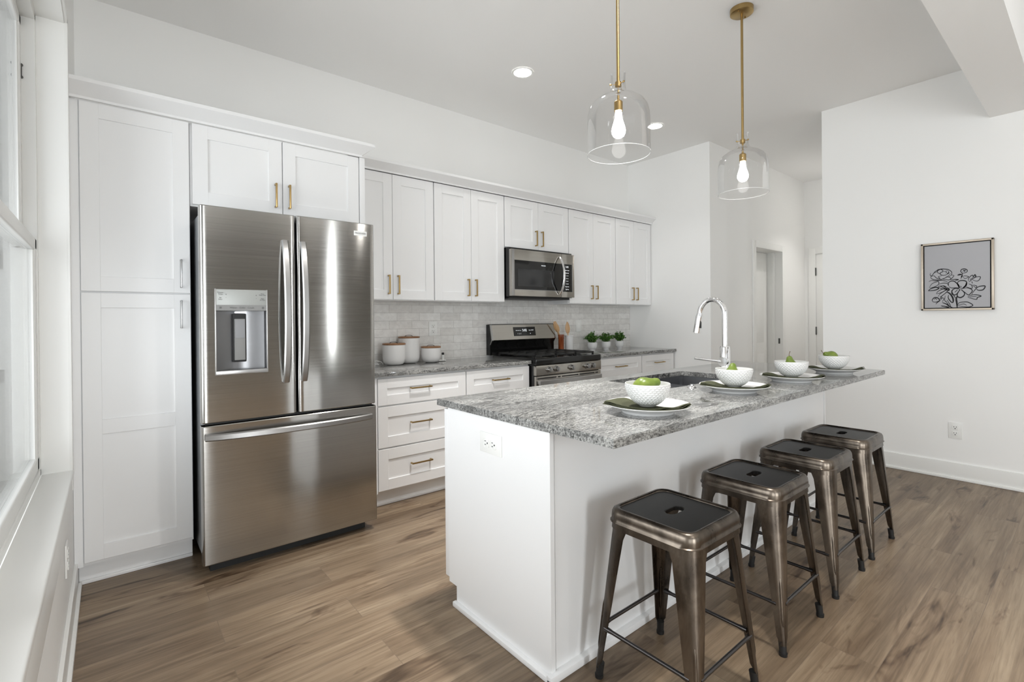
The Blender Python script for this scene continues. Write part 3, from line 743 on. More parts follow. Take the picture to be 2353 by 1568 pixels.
for i, s_ in enumerate(kk): text(s_, .0125, (3.945, MY-.0026, 1.755-.0265*i), rt, up, 'whitetext', mc, 'key_text')

# ------------------------------------------------------------------ outlets and switches
def outlet(label, center, right, upd, w_=.079, h_=.126, kind='duplex', name='wall_outlet', cat='outlet'):
    """plate in the plane spanned by right/upd; slots face right x upd"""
    c = Vector(center); r_ = Vector(right); u_ = Vector(upd); n_ = r_.cross(u_)
    e = thing(name, label, cat, tuple(c))
    mm = Matrix((r_, u_, n_)).transposed().to_4x4(); mm.translation = c
    w = MB(); w.box(-w_/2, w_/2, -h_/2, h_/2, 0, .006, .002); w.xf(mm); w.build('cover_plate', 'ivory', e)
    if kind == 'duplex':
        for s_ in (-1, 1):
            w = MB(); w.box(-.018, .018, s_*.0235-.017, s_*.0235+.017, .004, .0085, .005, 3); w.xf(mm); rc = w.build('receptacle', 'ivory', e)
            w = MB(); y_ = s_*.0235
            w.box(-.0085, -.006, y_+.001, y_+.010, .0083, .009); w.box(.006, .0085, y_+.001, y_+.010, .0083, .009); w.cyl((0, y_-.008, .0083), (0, y_-.008, .009), .0035, seg=10)
            w.xf(mm); w.build('slots', 'dark', rc)
    else:
        w = MB(); w.box(-.017, .017, -.034, .034, .004, .010, .002); w.xf(mm); w.build('rocker', 'ivory', e)
outlet('white wall outlet in the tile backsplash above the canisters', (2.673, -.0097, 1.207), (1, 0, 0), (0, 0, 1))
outlet('white light switch in the tile backsplash above the potted plants', (4.538, -.0097, 1.202), (1, 0, 0), (0, 0, 1), .085, .13, 'switch', 'light_switch', 'switch')
outlet('white wall outlet low on the blank right wall beneath the flower picture', (XR-.0005, -3.012, .382), (0, -1, 0), (0, 0, 1))
outlet('white wall outlet low on the wall beneath the side window', (XL+.0005, -1.17, .36), (0, 1, 0), (0, 0, 1))

# ------------------------------------------------------------------ island
IX0, IX1, IY0, IY1 = 1.668, 4.556, -2.805, -1.765
IS = thing('kitchen_island', 'long white kitchen island base with seating side toward the stools', 'island', (3.0, -2.18, 0))
w = MB(); w.box(1.70, 2.70, -2.498, -1.842, .09, .884); w.box(3.58, 4.335, -2.498, -1.842, .09, .884); w.box(2.70, 3.58, -2.498, -1.842, .09, .69); w.box(2.70, 3.58, -2.498, -2.34, .69, .884); w.box(2.70, 3.58, -1.87, -1.842, .69, .884); w.box(1.70, 4.335, -2.498, -1.905, 0, .09); w.build('body', 'cab', IS)
w = MB(); w.prism([(-2.512, 0), (-2.512, .884), (-1.842, .884), (-1.842, .085), (-1.902, .085), (-1.902, 0)], 'x', 1.68, 1.6995); w.build('end_panel', 'cab', IS)
w = MB(); w.prism([(-2.512, 0), (-2.512, .884), (-1.842, .884), (-1.842, .085), (-1.902, .085), (-1.902, 0)], 'x', 4.331, 4.350); w.build('end_panel', 'cab', IS)
w = MB(); w.box(1.708, 4.329, -2.506, -2.496, 0, .884); w.build('back_panel', 'cab', IS)
xs = [1.682, 2.24, 2.70, 3.14, 3.58, 4.348]
for a, b in zip(xs, xs[1:]): bx('door', 'cab', IS, a+.0015, b-.0015, -1.841, -1.805, .10, .872, .002)
w = MB()
w.box(1.660, 1.681, -2.530, -1.895, 0, .022, .006); w.box(1.660, 4.366, -2.531, -2.504, 0, .03, .006); w.box(4.349, 4.366, -2.530, -1.895, 0, .022, .006)
w.build('shoe_molding', 'cab', IS)
SX0, SX1, SY0, SY1 = 2.745, 3.535, -2.315, -1.895
w = MB()   # slab with the sink cutout
def slab(w, z0, z1):
    o_ = [(IX0, IY0), (IX1, IY0), (IX1, IY1), (IX0, IY1)]
    rr = .02; i_ = []
    for cx_, cy_, a0 in ((SX1-rr, SY1-rr, 0), (SX0+rr, SY1-rr, 90), (SX0+rr, SY0+rr, 180), (SX1-rr, SY0+rr, 270)):
        for k in range(4): t = R(a0+30*k); i_.append((cx_+rr*math.cos(t), cy_+rr*math.sin(t)))
    for z, fl in ((z0, 1), (z1, 0)):
        O = [w.bm.verts.new((x, y, z)) for x, y in o_]; I = [w.bm.verts.new((x, y, z)) for x, y in i_]
        q = [(2, range(0, 4)), (3, range(4, 8)), (0, range(8, 12)), (1, range(12, 16))]
        for c, rg in q:
            rg = list(rg)
            for k in rg[:-1]: w.bm.faces.new((O[c], I[k], I[k+1]))
            nxt = (rg[-1]+1) % 16; w.bm.faces.new((O[c], I[rg[-1]], I[nxt], O[(c+1) % 4]))
        if fl: O0, I0 = O, I
    for k in range(4): w.bm.faces.new((O0[k], O0[(k+1) % 4], O[(k+1) % 4], O[k]))
    for k in range(16): w.bm.faces.new((I0[k], I0[(k+1) % 16], I[(k+1) % 16], I[k]))
    es = [e_ for e_ in w.bm.edges if all(abs(v_.co.z-z1) < 1e-6 for v_ in e_.verts) and all((v_ in O) for v_ in e_.verts)]
    bmesh.ops.bevel(w.bm, geom=es, offset=.003, segments=2, affect='EDGES')
slab(w, .8845, .914)
tag(w.build('island_countertop', 'granite'), 'large grey granite slab on the kitchen island with a sink cutout', 'countertop')
# ------------------------------------------------------------------ sink, faucet, air switch
SK = thing('kitchen_sink', 'undermount stainless double-bowl sink set into the island', 'sink', (3.14, -2.1, .70))
xd = 3.108
for a, b, nm in ((SX0-.006, xd-.010, 'bowl'), (xd+.010, SX1+.006, 'bowl')):
    w = MB(); y0, y1, zb, zt = SY0-.006, SY1+.006, .715, .882
    w.box(a, b, y0, y1, zb, zt)
    top = [f for f in w.bm.faces if all(abs(v_.co.z-zt) < 1e-6 for v_ in f.verts)]
    bmesh.ops.delete(w.bm, geom=top, context='FACES')
    es = [e_ for e_ in w.bm.edges if not e_.is_boundary]
    bmesh.ops.bevel(w.bm, geom=es, offset=.022, segments=4, affect='EDGES')
    bmesh.ops.recalc_face_normals(w.bm, faces=w.bm.faces); bmesh.ops.reverse_faces(w.bm, faces=w.bm.faces)
    o = w.build(nm, 'sinksteel', SK, recalc=False)
    bx_ = (a+b)/2; w = MB(); w.lathe([(0, .718), (.025, .718), (.04, .721), (.045, .716)], (bx_, -2.1, 0), 24); w.build('drain', 'chrome', o)
w = MB(); w.box(xd-.0105, xd+.0105, SY0-.006, SY1+.006, .80, .868, .004); w.build('divider', 'handle_steel', SK)
FX, FY = 3.150, -2.402
FC = thing('faucet', 'chrome pull-down gooseneck faucet standing on the island', 'faucet', (FX, FY, .914))
w = MB(); w.lathe([(0, .914), (.031, .914), (.031, .920), (.027, .924), (.027, 1.115), (.024, 1.121), (.0, 1.121)], (FX, FY, 0), 28); w.build('base', 'chrome', FC)
pts = [(FX, FY, 1.118), (FX, FY, 1.20), (FX, FY, 1.29)]
rad = .075
for i in range(1, 19):
    t = PI*i/18*.96; pts.append((FX, FY+rad-rad*math.cos(t), 1.300+rad*1.15*math.sin(t)))
w = MB(); w.tube(pts, .0145, 16); sp = w.build('spout', 'chrome', FC)
p0 = Vector(pts[-1]); d0 = (Vector(pts[-1])-Vector(pts[-2])).normalized()
w = MB(); w.cyl(p0, p0+d0*.02, .0145, .0185, 20); w.cyl(p0+d0*.02, p0+d0*.118, .0185, .0205, 20); sh = w.build('spray_head', 'chrome', FC)
w = MB(); c_ = p0+d0*.07; w.box(-.006, .006, -.0025, .0025, -.022, .022, .002); w.xf(Matrix.Translation(c_+Vector((-.005, -.0195, .0)))); w.build('spray_button', 'rubber', sh)
w = MB(); w.cyl((FX-.032, FY, 1.035), (FX+.004, FY, 1.035), .026, seg=28); hv = w.build('handle_hub', 'chrome', FC)
w = MB(); dv = Vector((-.55, .55, .10)).normalized(); a_ = Vector((FX-.018, FY+.004, 1.035)); w.cyl(a_, a_+dv*.155, .0075, .0065, 14); w.build('lever', 'chrome', FC)
e = thing('air_switch_button', 'small chrome push button on the island between the sink and first two plates', 'button', (2.872, -2.362, .914))
w = MB(); w.lathe([(0, .914), (.026, .914), (.026, .918), (.018, .923), (0, .923)], (2.872, -2.362, 0), 28); w.build('rim', 'chrome', e)
w = MB(); w.lathe([(.012, .922), (.012, .928), (0, .929)], (2.872, -2.362, 0), 20); w.build('push_cap', 'chrome', e)
outlet('white horizontal outlet on the end panel of the kitchen island', (1.6797, -2.170, .778), (0, 0, 1), (0, 1, 0), .083, .142)

# ------------------------------------------------------------------ place settings
PLC = [(2.118, -2.612), (2.888, -2.580), (3.505, -2.612), (4.135, -2.632)]
ORD = ['nearest', 'second', 'third', 'farthest']
PROF = [(0, .010), (.06, .010), (.096, .0115), (.112, .016), (.135, .0255), (.158, .032), (.1625, .0335), (.163, .0315), (.158, .0285), (.135, .021), (.112, .0125), (.103, .0085), (.1, 0), (.094, 0), (.093, .004), (.086, .006), (0, .006)]
def pz(r):
    for (r0, z0), (r1, z1) in zip(PROF, PROF[1:6]):
        if r <= r1: return z0+(z1-z0)*(r-r0)/(r1-r0)
    return .033
p0 = None
for i, (x, y) in enumerate(PLC):
    if p0 is None:
        w = MB(); w.lathe(PROF, (0, 0, 0), 72); p0 = w.build('dinner_plate', 'ceramic'); o = p0
    else: o = copy_tree(p0)
    o.location = (x, y, .9142)
    tag(o, ['white dinner plate at the near corner of the island counter', 'white dinner plate in front of the faucet, second from the near end', 'white dinner plate third along the island counter', 'white dinner plate at the far end of the island counter'][i], 'plate', 'dinner plates on the island')
# napkin: folded dark green cloth across each plate under the bowl
NA = R(-48)
FRONT = [(-.148, .098), (-.143, .04), (-.126, -.035), (-.094, -.088), (-.045, -.125), (.005, -.146), (.052, -.155)]
BACK = [(-.066, .130), (.0, .142), (.045, .125), (.045, .05), (.035, -.03), (.045, -.085), (.078, -.135)]
def pl_(P, s):
    x = s*(len(P)-1); i = min(int(x), len(P)-2); t = x-i
    p0, p1, p2, p3 = P[max(0, i-1)], P[i], P[i+1], P[min(len(P)-1, i+2)]
    return [.5*((2*p1[c])+(-p0[c]+p2[c])*t+(2*p0[c]-5*p1[c]+4*p2[c]-p3[c])*t*t+(-p0[c]+3*p1[c]-3*p2[c]+p3[c])*t**3) for c in (0, 1)]
def napkin(seed, wave):
    rnd = random.Random(seed); w = MB(); wd2 = Vector((0, 0, 0))
    hl, layers = .163, 3
    def zc_(u, v): return pz(min(.16, math.hypot(u, v)))
    for k in range(layers):
        ph = rnd.random()*6; sh_ = (k-1)*.004; zb = .0016+k*.0036
        n1, n2 = 48, 14
        def f(s, t, up_):
            a, b = pl_(FRONT, s), pl_(BACK, s); tt = t*(1-.02*k)
            u, v = a[0]+(b[0]-a[0])*tt, a[1]+(b[1]-a[1])*tt
            nx, ny = a[0]/.14, a[1]/.14; e_ = (1-t)**3
            u -= nx*.0028*(k-1)*e_; v -= ny*.0028*(k-1)*e_
            q = max(0, (math.hypot(u, v)-.08)/.09)*(1-t*.6)
            z = zc_(u, v)+zb+up_+wave*q*(.0028*math.sin(s*24+ph)+.002*math.sin(s*15+ph*2))*(1.2 if s > .6 else .35)+q*.0012*k
            return Vector((u, v, z))
        T = w.grid(lambda s, t: f(s, t, .0022), n1, n2); Bt = w.grid(lambda s, t: f(s, t, 0), n1, n2)
        for i in range(n1):
            w.bm.faces.new((T[i][0], T[i+1][0], Bt[i+1][0], Bt[i][0])); w.bm.faces.new((T[i][-1], T[i+1][-1], Bt[i+1][-1], Bt[i][-1]))
        for j in range(n2):
            w.bm.faces.new((T[0][j], T[0][j+1], Bt[0][j+1], Bt[0][j])); w.bm.faces.new((T[-1][j], T[-1][j+1], Bt[-1][j+1], Bt[-1][j]))
    return w
n0 = None
for i, (x, y) in enumerate(PLC):
    o = napkin(11+i, 1.).build('cloth_napkin', 'cloth', None, 60)
    o.location = (x, y, .9145); o.rotation_euler = (0, 0, 0)
    tag(o, ['dark green folded napkin on the plate at the near corner of the island', 'dark green folded napkin on the plate in front of the faucet', 'dark green folded napkin on the third plate along the island', 'dark green folded napkin on the plate at the far end of the island'][i], 'napkin', 'green napkins under the bowls')
# bowl with honeycomb relief
def bowl_mesh():
    w = MB(); seg, rows = 288, 56
    def outer(t):           # t 0 bottom .. 1 rim
        z = .004+t*.085; r = .034+.0525*(1-(1-t)**2.1)**.78; return r, z
    def hexd(a, t):
        nr = 11; row = t*nr; k = math.floor(row); best = 9
        for kk in (k-1, k, k+1):
            na = 30; off_ = .5*(kk % 2); aa = a*na/(2*PI)-off_; fa = aa-round(aa)
            d = math.hypot(fa*1.0, (row-kk-.5)*.86); best = min(best, d)
        return max(0, .5-best)*2
    V = []
    for j in range(rows+1):
        t = j/rows; r, z = outer(t); ring = []
        fade = min(1, max(0, (t-.02)*12))*min(1, max(0, (.97-t)*18))
        for k in range(seg):
            a = 2*PI*k/seg; r_ = r; rr = r+fade*.0027*(min(1, hexd(a, t)*1.9)-.5); ring.append(w.bm.verts.new((rr*math.cos(a), rr*math.sin(a), z)))
        V.append(ring)
    for j in range(rows):
        for k in range(seg): w.bm.faces.new((V[j][k], V[j][(k+1) % seg], V[j+1][(k+1) % seg], V[j+1][k]))
    # rim and inside, foot
    prev = V[-1]
    for t, dr in ((1.006, -.001), (1.0, -.003), (.9, -.0045), (.75, -.0045), (.55, -.0045), (.35, -.0045), (.18, -.005), (.06, -.008)):
        r, z = outer(min(1, t)); z += (t-1)*.1 if t > 1 else 0
        ring = [w.bm.verts.new(((r+dr)*math.cos(2*PI*k/seg), (r+dr)*math.sin(2*PI*k/seg), z+(.003 if t < .1 else 0))) for k in range(seg)]
        for k in range(seg): w.bm.faces.new((prev[k], prev[(k+1) % seg], ring[(k+1) % seg], ring[k]))
        prev = ring
    w.bm.faces.new(prev)
    r0 = V[0]; ft = [w.bm.verts.new((.031*math.cos(2*PI*k/seg), .031*math.sin(2*PI*k/seg), 0)) for k in range(seg)]
    for k in range(seg): w.bm.faces.new((ft[k], ft[(k+1) % seg], r0[(k+1) % seg], r0[k]))
    w.bm.faces.new(ft[::-1])
    return w
b0 = None
BZ = .9145+.010+.0134
for i, (x, y) in enumerate(PLC):
    if b0 is None: b0 = bowl_mesh().build('textured_bowl', 'ceramic', None, 50); o = b0
    else: o = copy_tree(b0)
    o.location = (x, y, BZ)
    tag(o, ['white honeycomb-textured bowl at the near corner of the island', 'white honeycomb-textured bowl in front of the faucet', 'white honeycomb-textured bowl third along the island', 'white honeycomb-textured bowl at the far end of the island'][i], 'bowl', 'textured bowls on the plates')
def pear(loc, rot, label, stem=True, sc_=1.):
    e = thing('pear', label, 'pear', loc, 'green pears in the bowls'); e.rotation_euler = rot
    prof = [(0, -.040), (.010, -.0395), (.022, -.034), (.032, -.022), (.0355, -.006), (.033, .010), (.026, .025), (.0195, .038), (.0165, .048), (.013, .056), (.007, .0605), (0, .059)]
    pp = []
    for (a, za), (b, zb) in zip(prof, prof[1:]):
        for k in range(3): t = k/3; pp.append((a+(b-a)*t, za+(zb-za)*t))
    pp.append(prof[-1])
    w = MB(); w.lathe([(r_*sc_, z_*sc_) for r_, z_ in pp], (0, 0, 0), 32)
    for v_ in w.bm.verts:
        h = v_.co.z; v_.co.x += .05*max(0, h)*max(0, h)*14*.25; v_.co.x *= 1+.05*math.sin(v_.co.z*70+1)
    bmesh.ops.smooth_vert(w.bm, verts=w.bm.verts, factor=.5, use_axis_x=True, use_axis_y=True, use_axis_z=True)
    fo = bpy.data.objects.new; me = bpy.data.meshes.new('flesh'); bmesh.ops.recalc_face_normals(w.bm, faces=w.bm.faces); w.bm.to_mesh(me); w.bm.free()
    me.polygons.foreach_set('use_smooth', [True]*len(me.polygons)); me.materials.append(M['pear'])
    o = fo('flesh', me); C.objects.link(o); o.parent = e
    if stem:
        w = MB(); w.tube([(.001, 0, .056*sc_), (.002, .001, .066*sc_), (.006, .002, .076*sc_), (.013, .003, .086*sc_)], [.0018, .0015, .0014, .002], 8)
        me = bpy.data.meshes.new('stem'); w.bm.to_mesh(me); w.bm.free(); me.polygons.foreach_set('use_smooth', [True]*len(me.polygons)); me.materials.append(M['stem'])
        o = fo('stem', me); C.objects.link(o); o.parent = e
    return e
zr = BZ+.089
x, y = PLC[0]; pear((x-.012, y+.008, zr-.016), (R(8), R(68), R(-30)), 'green pear lying on its side in the nearest bowl', False, 1.12)
x, y = PLC[1]; pear((x-.010, y+.006, zr-.030), (R(-18), R(20), R(-30)), 'stemless-looking green pear leaning in the bowl in front of the faucet', False, 1.0)
x, y = PLC[2]; pear((x+.004, y+.004, zr-.030), (R(0), R(-10), R(-39)), 'upright green pear with a curved stem in the third bowl', True, 1.0)
x, y = PLC[3]; pear((x-.012, y+.012, zr-.006), (R(12), R(-70), R(-39)), 'green pear lying with its stem up in the farthest bowl', True, 1.0)

# ------------------------------------------------------------------ metal stools
SH, SW = .612, .168                # seat height, half width
def rrect(hw, r, n=6):
    out = []
    for cx_, cy_, a0 in ((hw-r, hw-r, 0), (-hw+r, hw-r, 90), (-hw+r, -hw+r, 180), (hw-r, -hw+r, 270)):
        for k in range(n+1): t = R(a0+90*k/n); out.append((cx_+r*math.cos(t), cy_+r*math.sin(t)))
    return out
def ringstack(w, rings, cap0=False, cap1=False):
    V = [[w.bm.verts.new(p) for p in rg] for rg in rings]; n = len(V[0])
    for A, B in zip(V, V[1:]):
        for k in range(n): w.bm.faces.new((A[k], A[(k+1) % n], B[(k+1) % n], B[k]))
    if cap0: w.bm.faces.new(V[0][::-1])
    if cap1: w.bm.faces.new(V[-1])
    return V
def make_stool(label):
    e = thing('metal_stool', label, 'stool', (0, 0, 0), 'metal counter stools along the island')
    w = MB()
    def ring(hw, r, z): return [(x, y, z) for x, y in rrect(hw, r)]
    # pressed rim: skirt, rolled shoulder, then step down to the recessed seat
    prof = [(SW-.004, .050, SH-.070), (SW+.001, .050, SH-.070), (SW-.0005, .050, SH-.0505), (SW+.0045, .05, SH-.048), (SW+.0045, .05, SH-.045), (SW+.001, .049, SH-.042), (SW+.001, .049, SH-.028), (SW-.001, .047, SH-.014), (SW-.006, .044, SH-.004), (SW-.014, .040, SH), (SW-.022, .036, SH-.0005), (SW-.026, .034, SH-.004), (SW-.0265, .034, SH-.0065)]
    ringstack(w, [ring(*p) for p in prof]); w.build('seat_rim', 'gunmetal', e, 50)
    # recessed seat plate with an oblong hand hole
    w = MB(); z = SH-.006; hw_ = SW-.0262; rc_ = .034
    hl_, hr = .043, .020; O = []; I = []; na = 72
    def hit(a, hx, hy, r_):      # distance from the centre to a rounded box along angle a
        c_, s_ = math.cos(a), math.sin(a); lo, hi = 0, .4
        for _ in range(40):
            t = (lo+hi)/2; qx, qy = abs(c_*t)-(hx-r_), abs(s_*t)-(hy-r_)
            d = math.hypot(max(qx, 0), max(qy, 0))+min(max(qx, qy), 0)-r_
            if d < 0: lo = t
            else: hi = t
        return (c_*lo, s_*lo)
    for k in range(na):
        t = 2*PI*k/na; a = t
        O.append(hit(a, hw_, hw_, rc_)); I.append(hit(a, hl_, hr, hr))
    V = ringstack(w, [[(x, y, z) for x, y in O], [(x*1.10, y*1.10, z) for x, y in I], [(x, y, z-.002) for x, y in I], [(x, y, z-.014) for x, y in I], [(x*1.2, y*1.2, z-.014) for x, y in I], [(x, y, z-.0035) for x, y in O]])
    w.build('seat', 'seatblack', e, 12)
    # four channel legs that wrap the corners and taper to the feet
    def leg(sx, sy):
        w = MB(); rows = []
        for t in [0, .03, .08, .2, .35, .5, .65, .8, .88, .915, .93]:
            z = (SH-.052)*(1-t)+.0*t
            cx_ = SW-.0015+(.036)*t; arm = .078*(1-t)**1.0+.022*t if t < .9 else .017
            if t < .04: arm = .10-.022*(t/.04) if t > 0 else .118
            r_ = max(.010, .048*(1-t*1.05)+.010)
            r_ = min(r_, arm*.96)
            pts = []
            th = .0035
            na = 7
            def path(off):
                q = []
                q.append((-arm, -off))
                for k in range(na+1):
                    a = R(90-90*k/na); q.append((-r_+(r_-off)*math.cos(a), -r_+(r_-off)*math.sin(a)))
                q.append((-off, -arm)); return q
            outer = path(0); inner = path(th)[::-1]
            rows.append([(sx*(cx_+x), sy*(cx_+y), z) for x, y in outer+inner])
        ringstack(w, rows, True, True)
        # pressed rib on the corner
        pts = []
        for t in [.50+.31*i/10 for i in range(11)]:
            z = (SH-.052)*(1-t); cx_ = SW-.0015+.036*t; r_ = max(.010, .048*(1-t*1.05)+.010); c_ = cx_-r_*(1-.7071)-.0022
            pts.append((sx*c_, sy*c_, z))
        rr = [.0035, .006]+[.0064]*7+[.006, .0035]
        w.tube(pts, rr, 10)
        o = w.build('leg', 'gunmetal', e, 40)
        w = MB(); c_ = SW+.034-.016; zt = .042
        w.cyl((sx*(c_-.001), sy*(c_-.001), zt+.012), (sx*(c_+.003), sy*(c_+.003), .004), .0145, .0125, 14); w.cyl((sx*(c_+.003), sy*(c_+.003), .012), (sx*(c_+.003), sy*(c_+.003), 0), .0155, .0145, 14)
        w.build('foot_cap', 'rubber', o)
    for sx in (-1, 1):
        for sy in (-1, 1): leg(sx, sy)
    # rungs
    zr_, t = .185, 1-.185/(SH-.052); c_ = SW-.0015+.036*t-.006
    for s_ in (-1, 1):
        for ax in (0, 1):
            a = [-c_+.02, s_*c_, zr_]; b = [c_-.02, s_*c_, zr_]
            if ax: a = [s_*c_, -c_+.02, zr_]; b = [s_*c_, c_-.02, zr_]
            a, b = Vector(a), Vector(b); w = MB()
            w.tube([a.lerp(b, t_) for t_ in (0, .06, .1, .9, .94, 1)], [.0085, .0085, .0068, .0068, .0085, .0085], 12); w.build('rung', 'rung', e)
    w = MB(); zb = SH-.085; c2 = SW-.026
    for s_ in (-1, 1): w.ribbon([(-c2, -s_*c2, zb+s_*.002), (c2, s_*c2, zb+s_*.002)], (0, 0, 1), .014, .004)
    w.build('cross_brace', 'rung', e)
    return e
STL = ['dark metal stool nearest the camera along the island', 'dark metal stool second from the near end of the island', 'dark metal stool third from the near end of the island', 'dark metal stool farthest along the island, next to the right wall']
st0 = None
for i, (x, y) in enumerate(((2.016, -2.792), (2.632, -2.790), (3.215, -2.785), (3.765, -2.783))):
    if st0 is None: st0 = make_stool(STL[0]); o = st0
    else: o = copy_tree(st0)
    o.location = (x, y, 0); o['label'] = STL[i]

# ------------------------------------------------------------------ pendants and recessed lights
def make_pendant(label):
    e = thing('pendant_light', label, 'pendant light', (0, 0, 2.04), 'glass pendants over the island')
    w = MB(); w.lathe([(0, CEIL-.032), (.06, CEIL-.032), (.066, CEIL-.028), (.067, CEIL-.0005), (0, CEIL-.0005)], (0, 0, 0), 40)
    for s_ in (-1, 1): w.cyl((s_*.045, 0, CEIL-.031), (s_*.045, 0, CEIL-.038), .005, seg=12)
    w.build('canopy', 'brass', e)
    w = MB(); w.cyl((0, 0, 2.36), (0, 0, CEIL-.03), .0075, seg=16); w.build('rod', 'brass', e)
    w = MB(); w.cyl((0, 0, 2.352), (0, 0, 2.374), .0145, seg=20); w.cyl((0, 0, 2.28), (0, 0, 2.355), .0055, seg=12)
    for a in (20, 140, 260):
        dx, dy = math.cos(R(a)), math.sin(R(a)); w.cyl((dx*.012, dy*.012, 2.363), (dx*.036, dy*.036, 2.363), .002, seg=8); w.cyl((dx*.034, dy*.034, 2.363), (dx*.040, dy*.040, 2.363), .0045, seg=10)
    w.build('collar', 'brass', e)
    w = MB(); w.lathe([(0, 2.288), (.014, 2.288), (.0195, 2.282), (.0195, 2.24), (0, 2.24)], (0, 0, 0), 28); w.build('socket', 'brass', e)
    prof = [(.0, 2.115), (.012, 2.117), (.024, 2.125), (.031, 2.139), (.032, 2.152), (.029, 2.168), (.022, 2.19), (.0165, 2.21), (.0145, 2.24)]
    w = MB(); w.lathe(prof, (0, 0, 0), 28); w.build('bulb', 'bulb', e, 60)
    g = [(.142, 2.042), (.142, 2.12), (.142, 2.19), (.140, 2.222), (.133, 2.252), (.118, 2.276), (.096, 2.293), (.072, 2.304), (.052, 2.314), (.040, 2.326), (.034, 2.342), (.0325, 2.36), (.0325, 2.405), (.0345, 2.411)]
    w = MB(); w.lathe(g, (0, 0, 0), 64); o = w.build('glass_shade', 'glass', e, 60)
    w = MB(); w.lathe([(.1425+.0016*math.cos(a), 2.0415+.0016*math.sin(a)) for a in [2*PI*i/8 for i in range(8)]], (0, 0, 0), 64, closed=True); w.build('glass_rim', M['ceramic'], o)
    return e
pn = make_pendant('clear glass pendant light nearer the camera, over the near half of the island')
pn.location = (2.312, -2.33, 2.04)
p2 = copy_tree(pn); p2['label'] = 'clear glass pendant light farther away, over the far half of the island'; p2.location = (3.500, -2.345, 2.04)
def downlight(x, y, label, power=1.5, spread=95):
    e = thing('recessed_light', label, 'ceiling light', (x, y, CEIL-.006), 'recessed ceiling lights')
    w = MB(); w.lathe([(.068, CEIL-.004), (.084, CEIL-.007), (.086, CEIL-.0005)], (x, y, 0), 40); w.build('trim_ring', 'trim', e)
    w = MB(); w.lathe([(0, CEIL-.003), (.069, CEIL-.003)], (x, y, 0), 40); w.build('lens', 'lit', e)
    l = bpy.data.lights.new('downlight_beam', 'AREA'); l.shape = 'DISK'; l.size = .13; l.spread = R(spread); l.energy = power; l.color = (1, .975, .945)
    lo = bpy.data.objects.new('downlight_beam', l); lo.location = (0, 0, -.004); lo.parent = e; C.objects.link(lo)
downlight(2.949, -.925, 'round recessed ceiling light above the stove side, left of the pendants')
downlight(4.654, -.944, 'round recessed ceiling light seen through the near pendant glass')
for i, (x, y) in enumerate(((1.6, -5.3), (3.6, -5.6), (1.6, -6.9), (3.6, -6.9))):  # unseen lights added so the rear floor bounces fill forward
    downlight(x, y, 'added recessed ceiling light outside the frame, behind the camera, for fill light', 12)
for x, y, pw, sp in ((2.28, -1.80, 13, 72), (2.05, -3.0, 14, 130)):  # unseen lights added to brighten the drawers and aisle
    downlight(x, y, 'added recessed ceiling light outside the frame, brightening the walkway by the island', pw, sp)
downlight(7.4, -1.92, 'added recessed ceiling light hidden from view, brightening the hall', 6)  # added fill for the hall, placed out of sight

# ------------------------------------------------------------------ things on the back counter
def canister(x, y, r, h, label):
    e = thing('canister', label, 'canister', (x, y, .93), 'white canisters with wooden lids')
    z = .9302
    w = MB(); w.lathe([(0, z), (r*.55, z), (r*.78, z+.006), (r*.93, z+.024), (r*.985, z+.045), (r, z+.07), (r, z+h), (r-.006, z+h), (r-.006, z+.05), (0, z+.02)], (x, y, 0), 48); w.build('jar', 'matte_ceramic', e, 50)
    zt = z+h
    w = MB(); w.lathe([(0, zt-.004), (r-.007, zt-.004), (r-.007, zt+.001), (r+.002, zt+.002), (r+.003, zt+.010), (r-.002, zt+.014), (0, zt+.014)], (x, y, 0), 48); w.build('lid', 'acacia', e, 40)
    w = MB(); dx, dy = .75, -.66; pts = []
    for i in range(9):
        t = i/8*2-1; pts.append((x-.012+dx*t*.032, y-.02+dy*t*.032, zt+.0145+.010*(1-t**4)))
    w.ribbon(pts, (-dy, dx, 0), .013, .003); w.build('pull_loop', 'leather', e)
canister(2.226, -.172, .0885, .158, 'middle-sized white canister nearest the refrigerator')
canister(2.396, -.099, .086, .205, 'tallest white canister, in the middle of three')
canister(2.560, -.170, .081, .120, 'shortest white canister, nearest the stove')
e = thing('charger_puck', 'small white device with black knob beside the shortest canister', 'charger', (2.70, -.10, .93))
w = MB(); w.box(2.655, 2.73, -.135, -.075, .9303, .938, .003); w.build('base', 'ivory', e)
w = MB(); w.box(2.706, 2.724, -.112, -.098, .936, .982, .003); w.build('post', 'ivory', e)
w = MB(); w.box(2.707, 2.725, -.113, -.097, .980, 1.000, .003); w.build('cap', 'rubber', e)
w = MB(); pts = []
for i in range(60):
    t = i/59*4.2*PI; s_ = i/59
    pts.append((2.03+.09*s_+.030*math.cos(t), -.20+.05*s_+.022*math.sin(t*1.0+.6), .934+.050*s_*abs(math.sin(t*.5))))
w.tube(pts, .0022, 6); tag(w.build('power_cord', 'ivory'), 'white tangled power cord lying left of the canisters', 'cord')
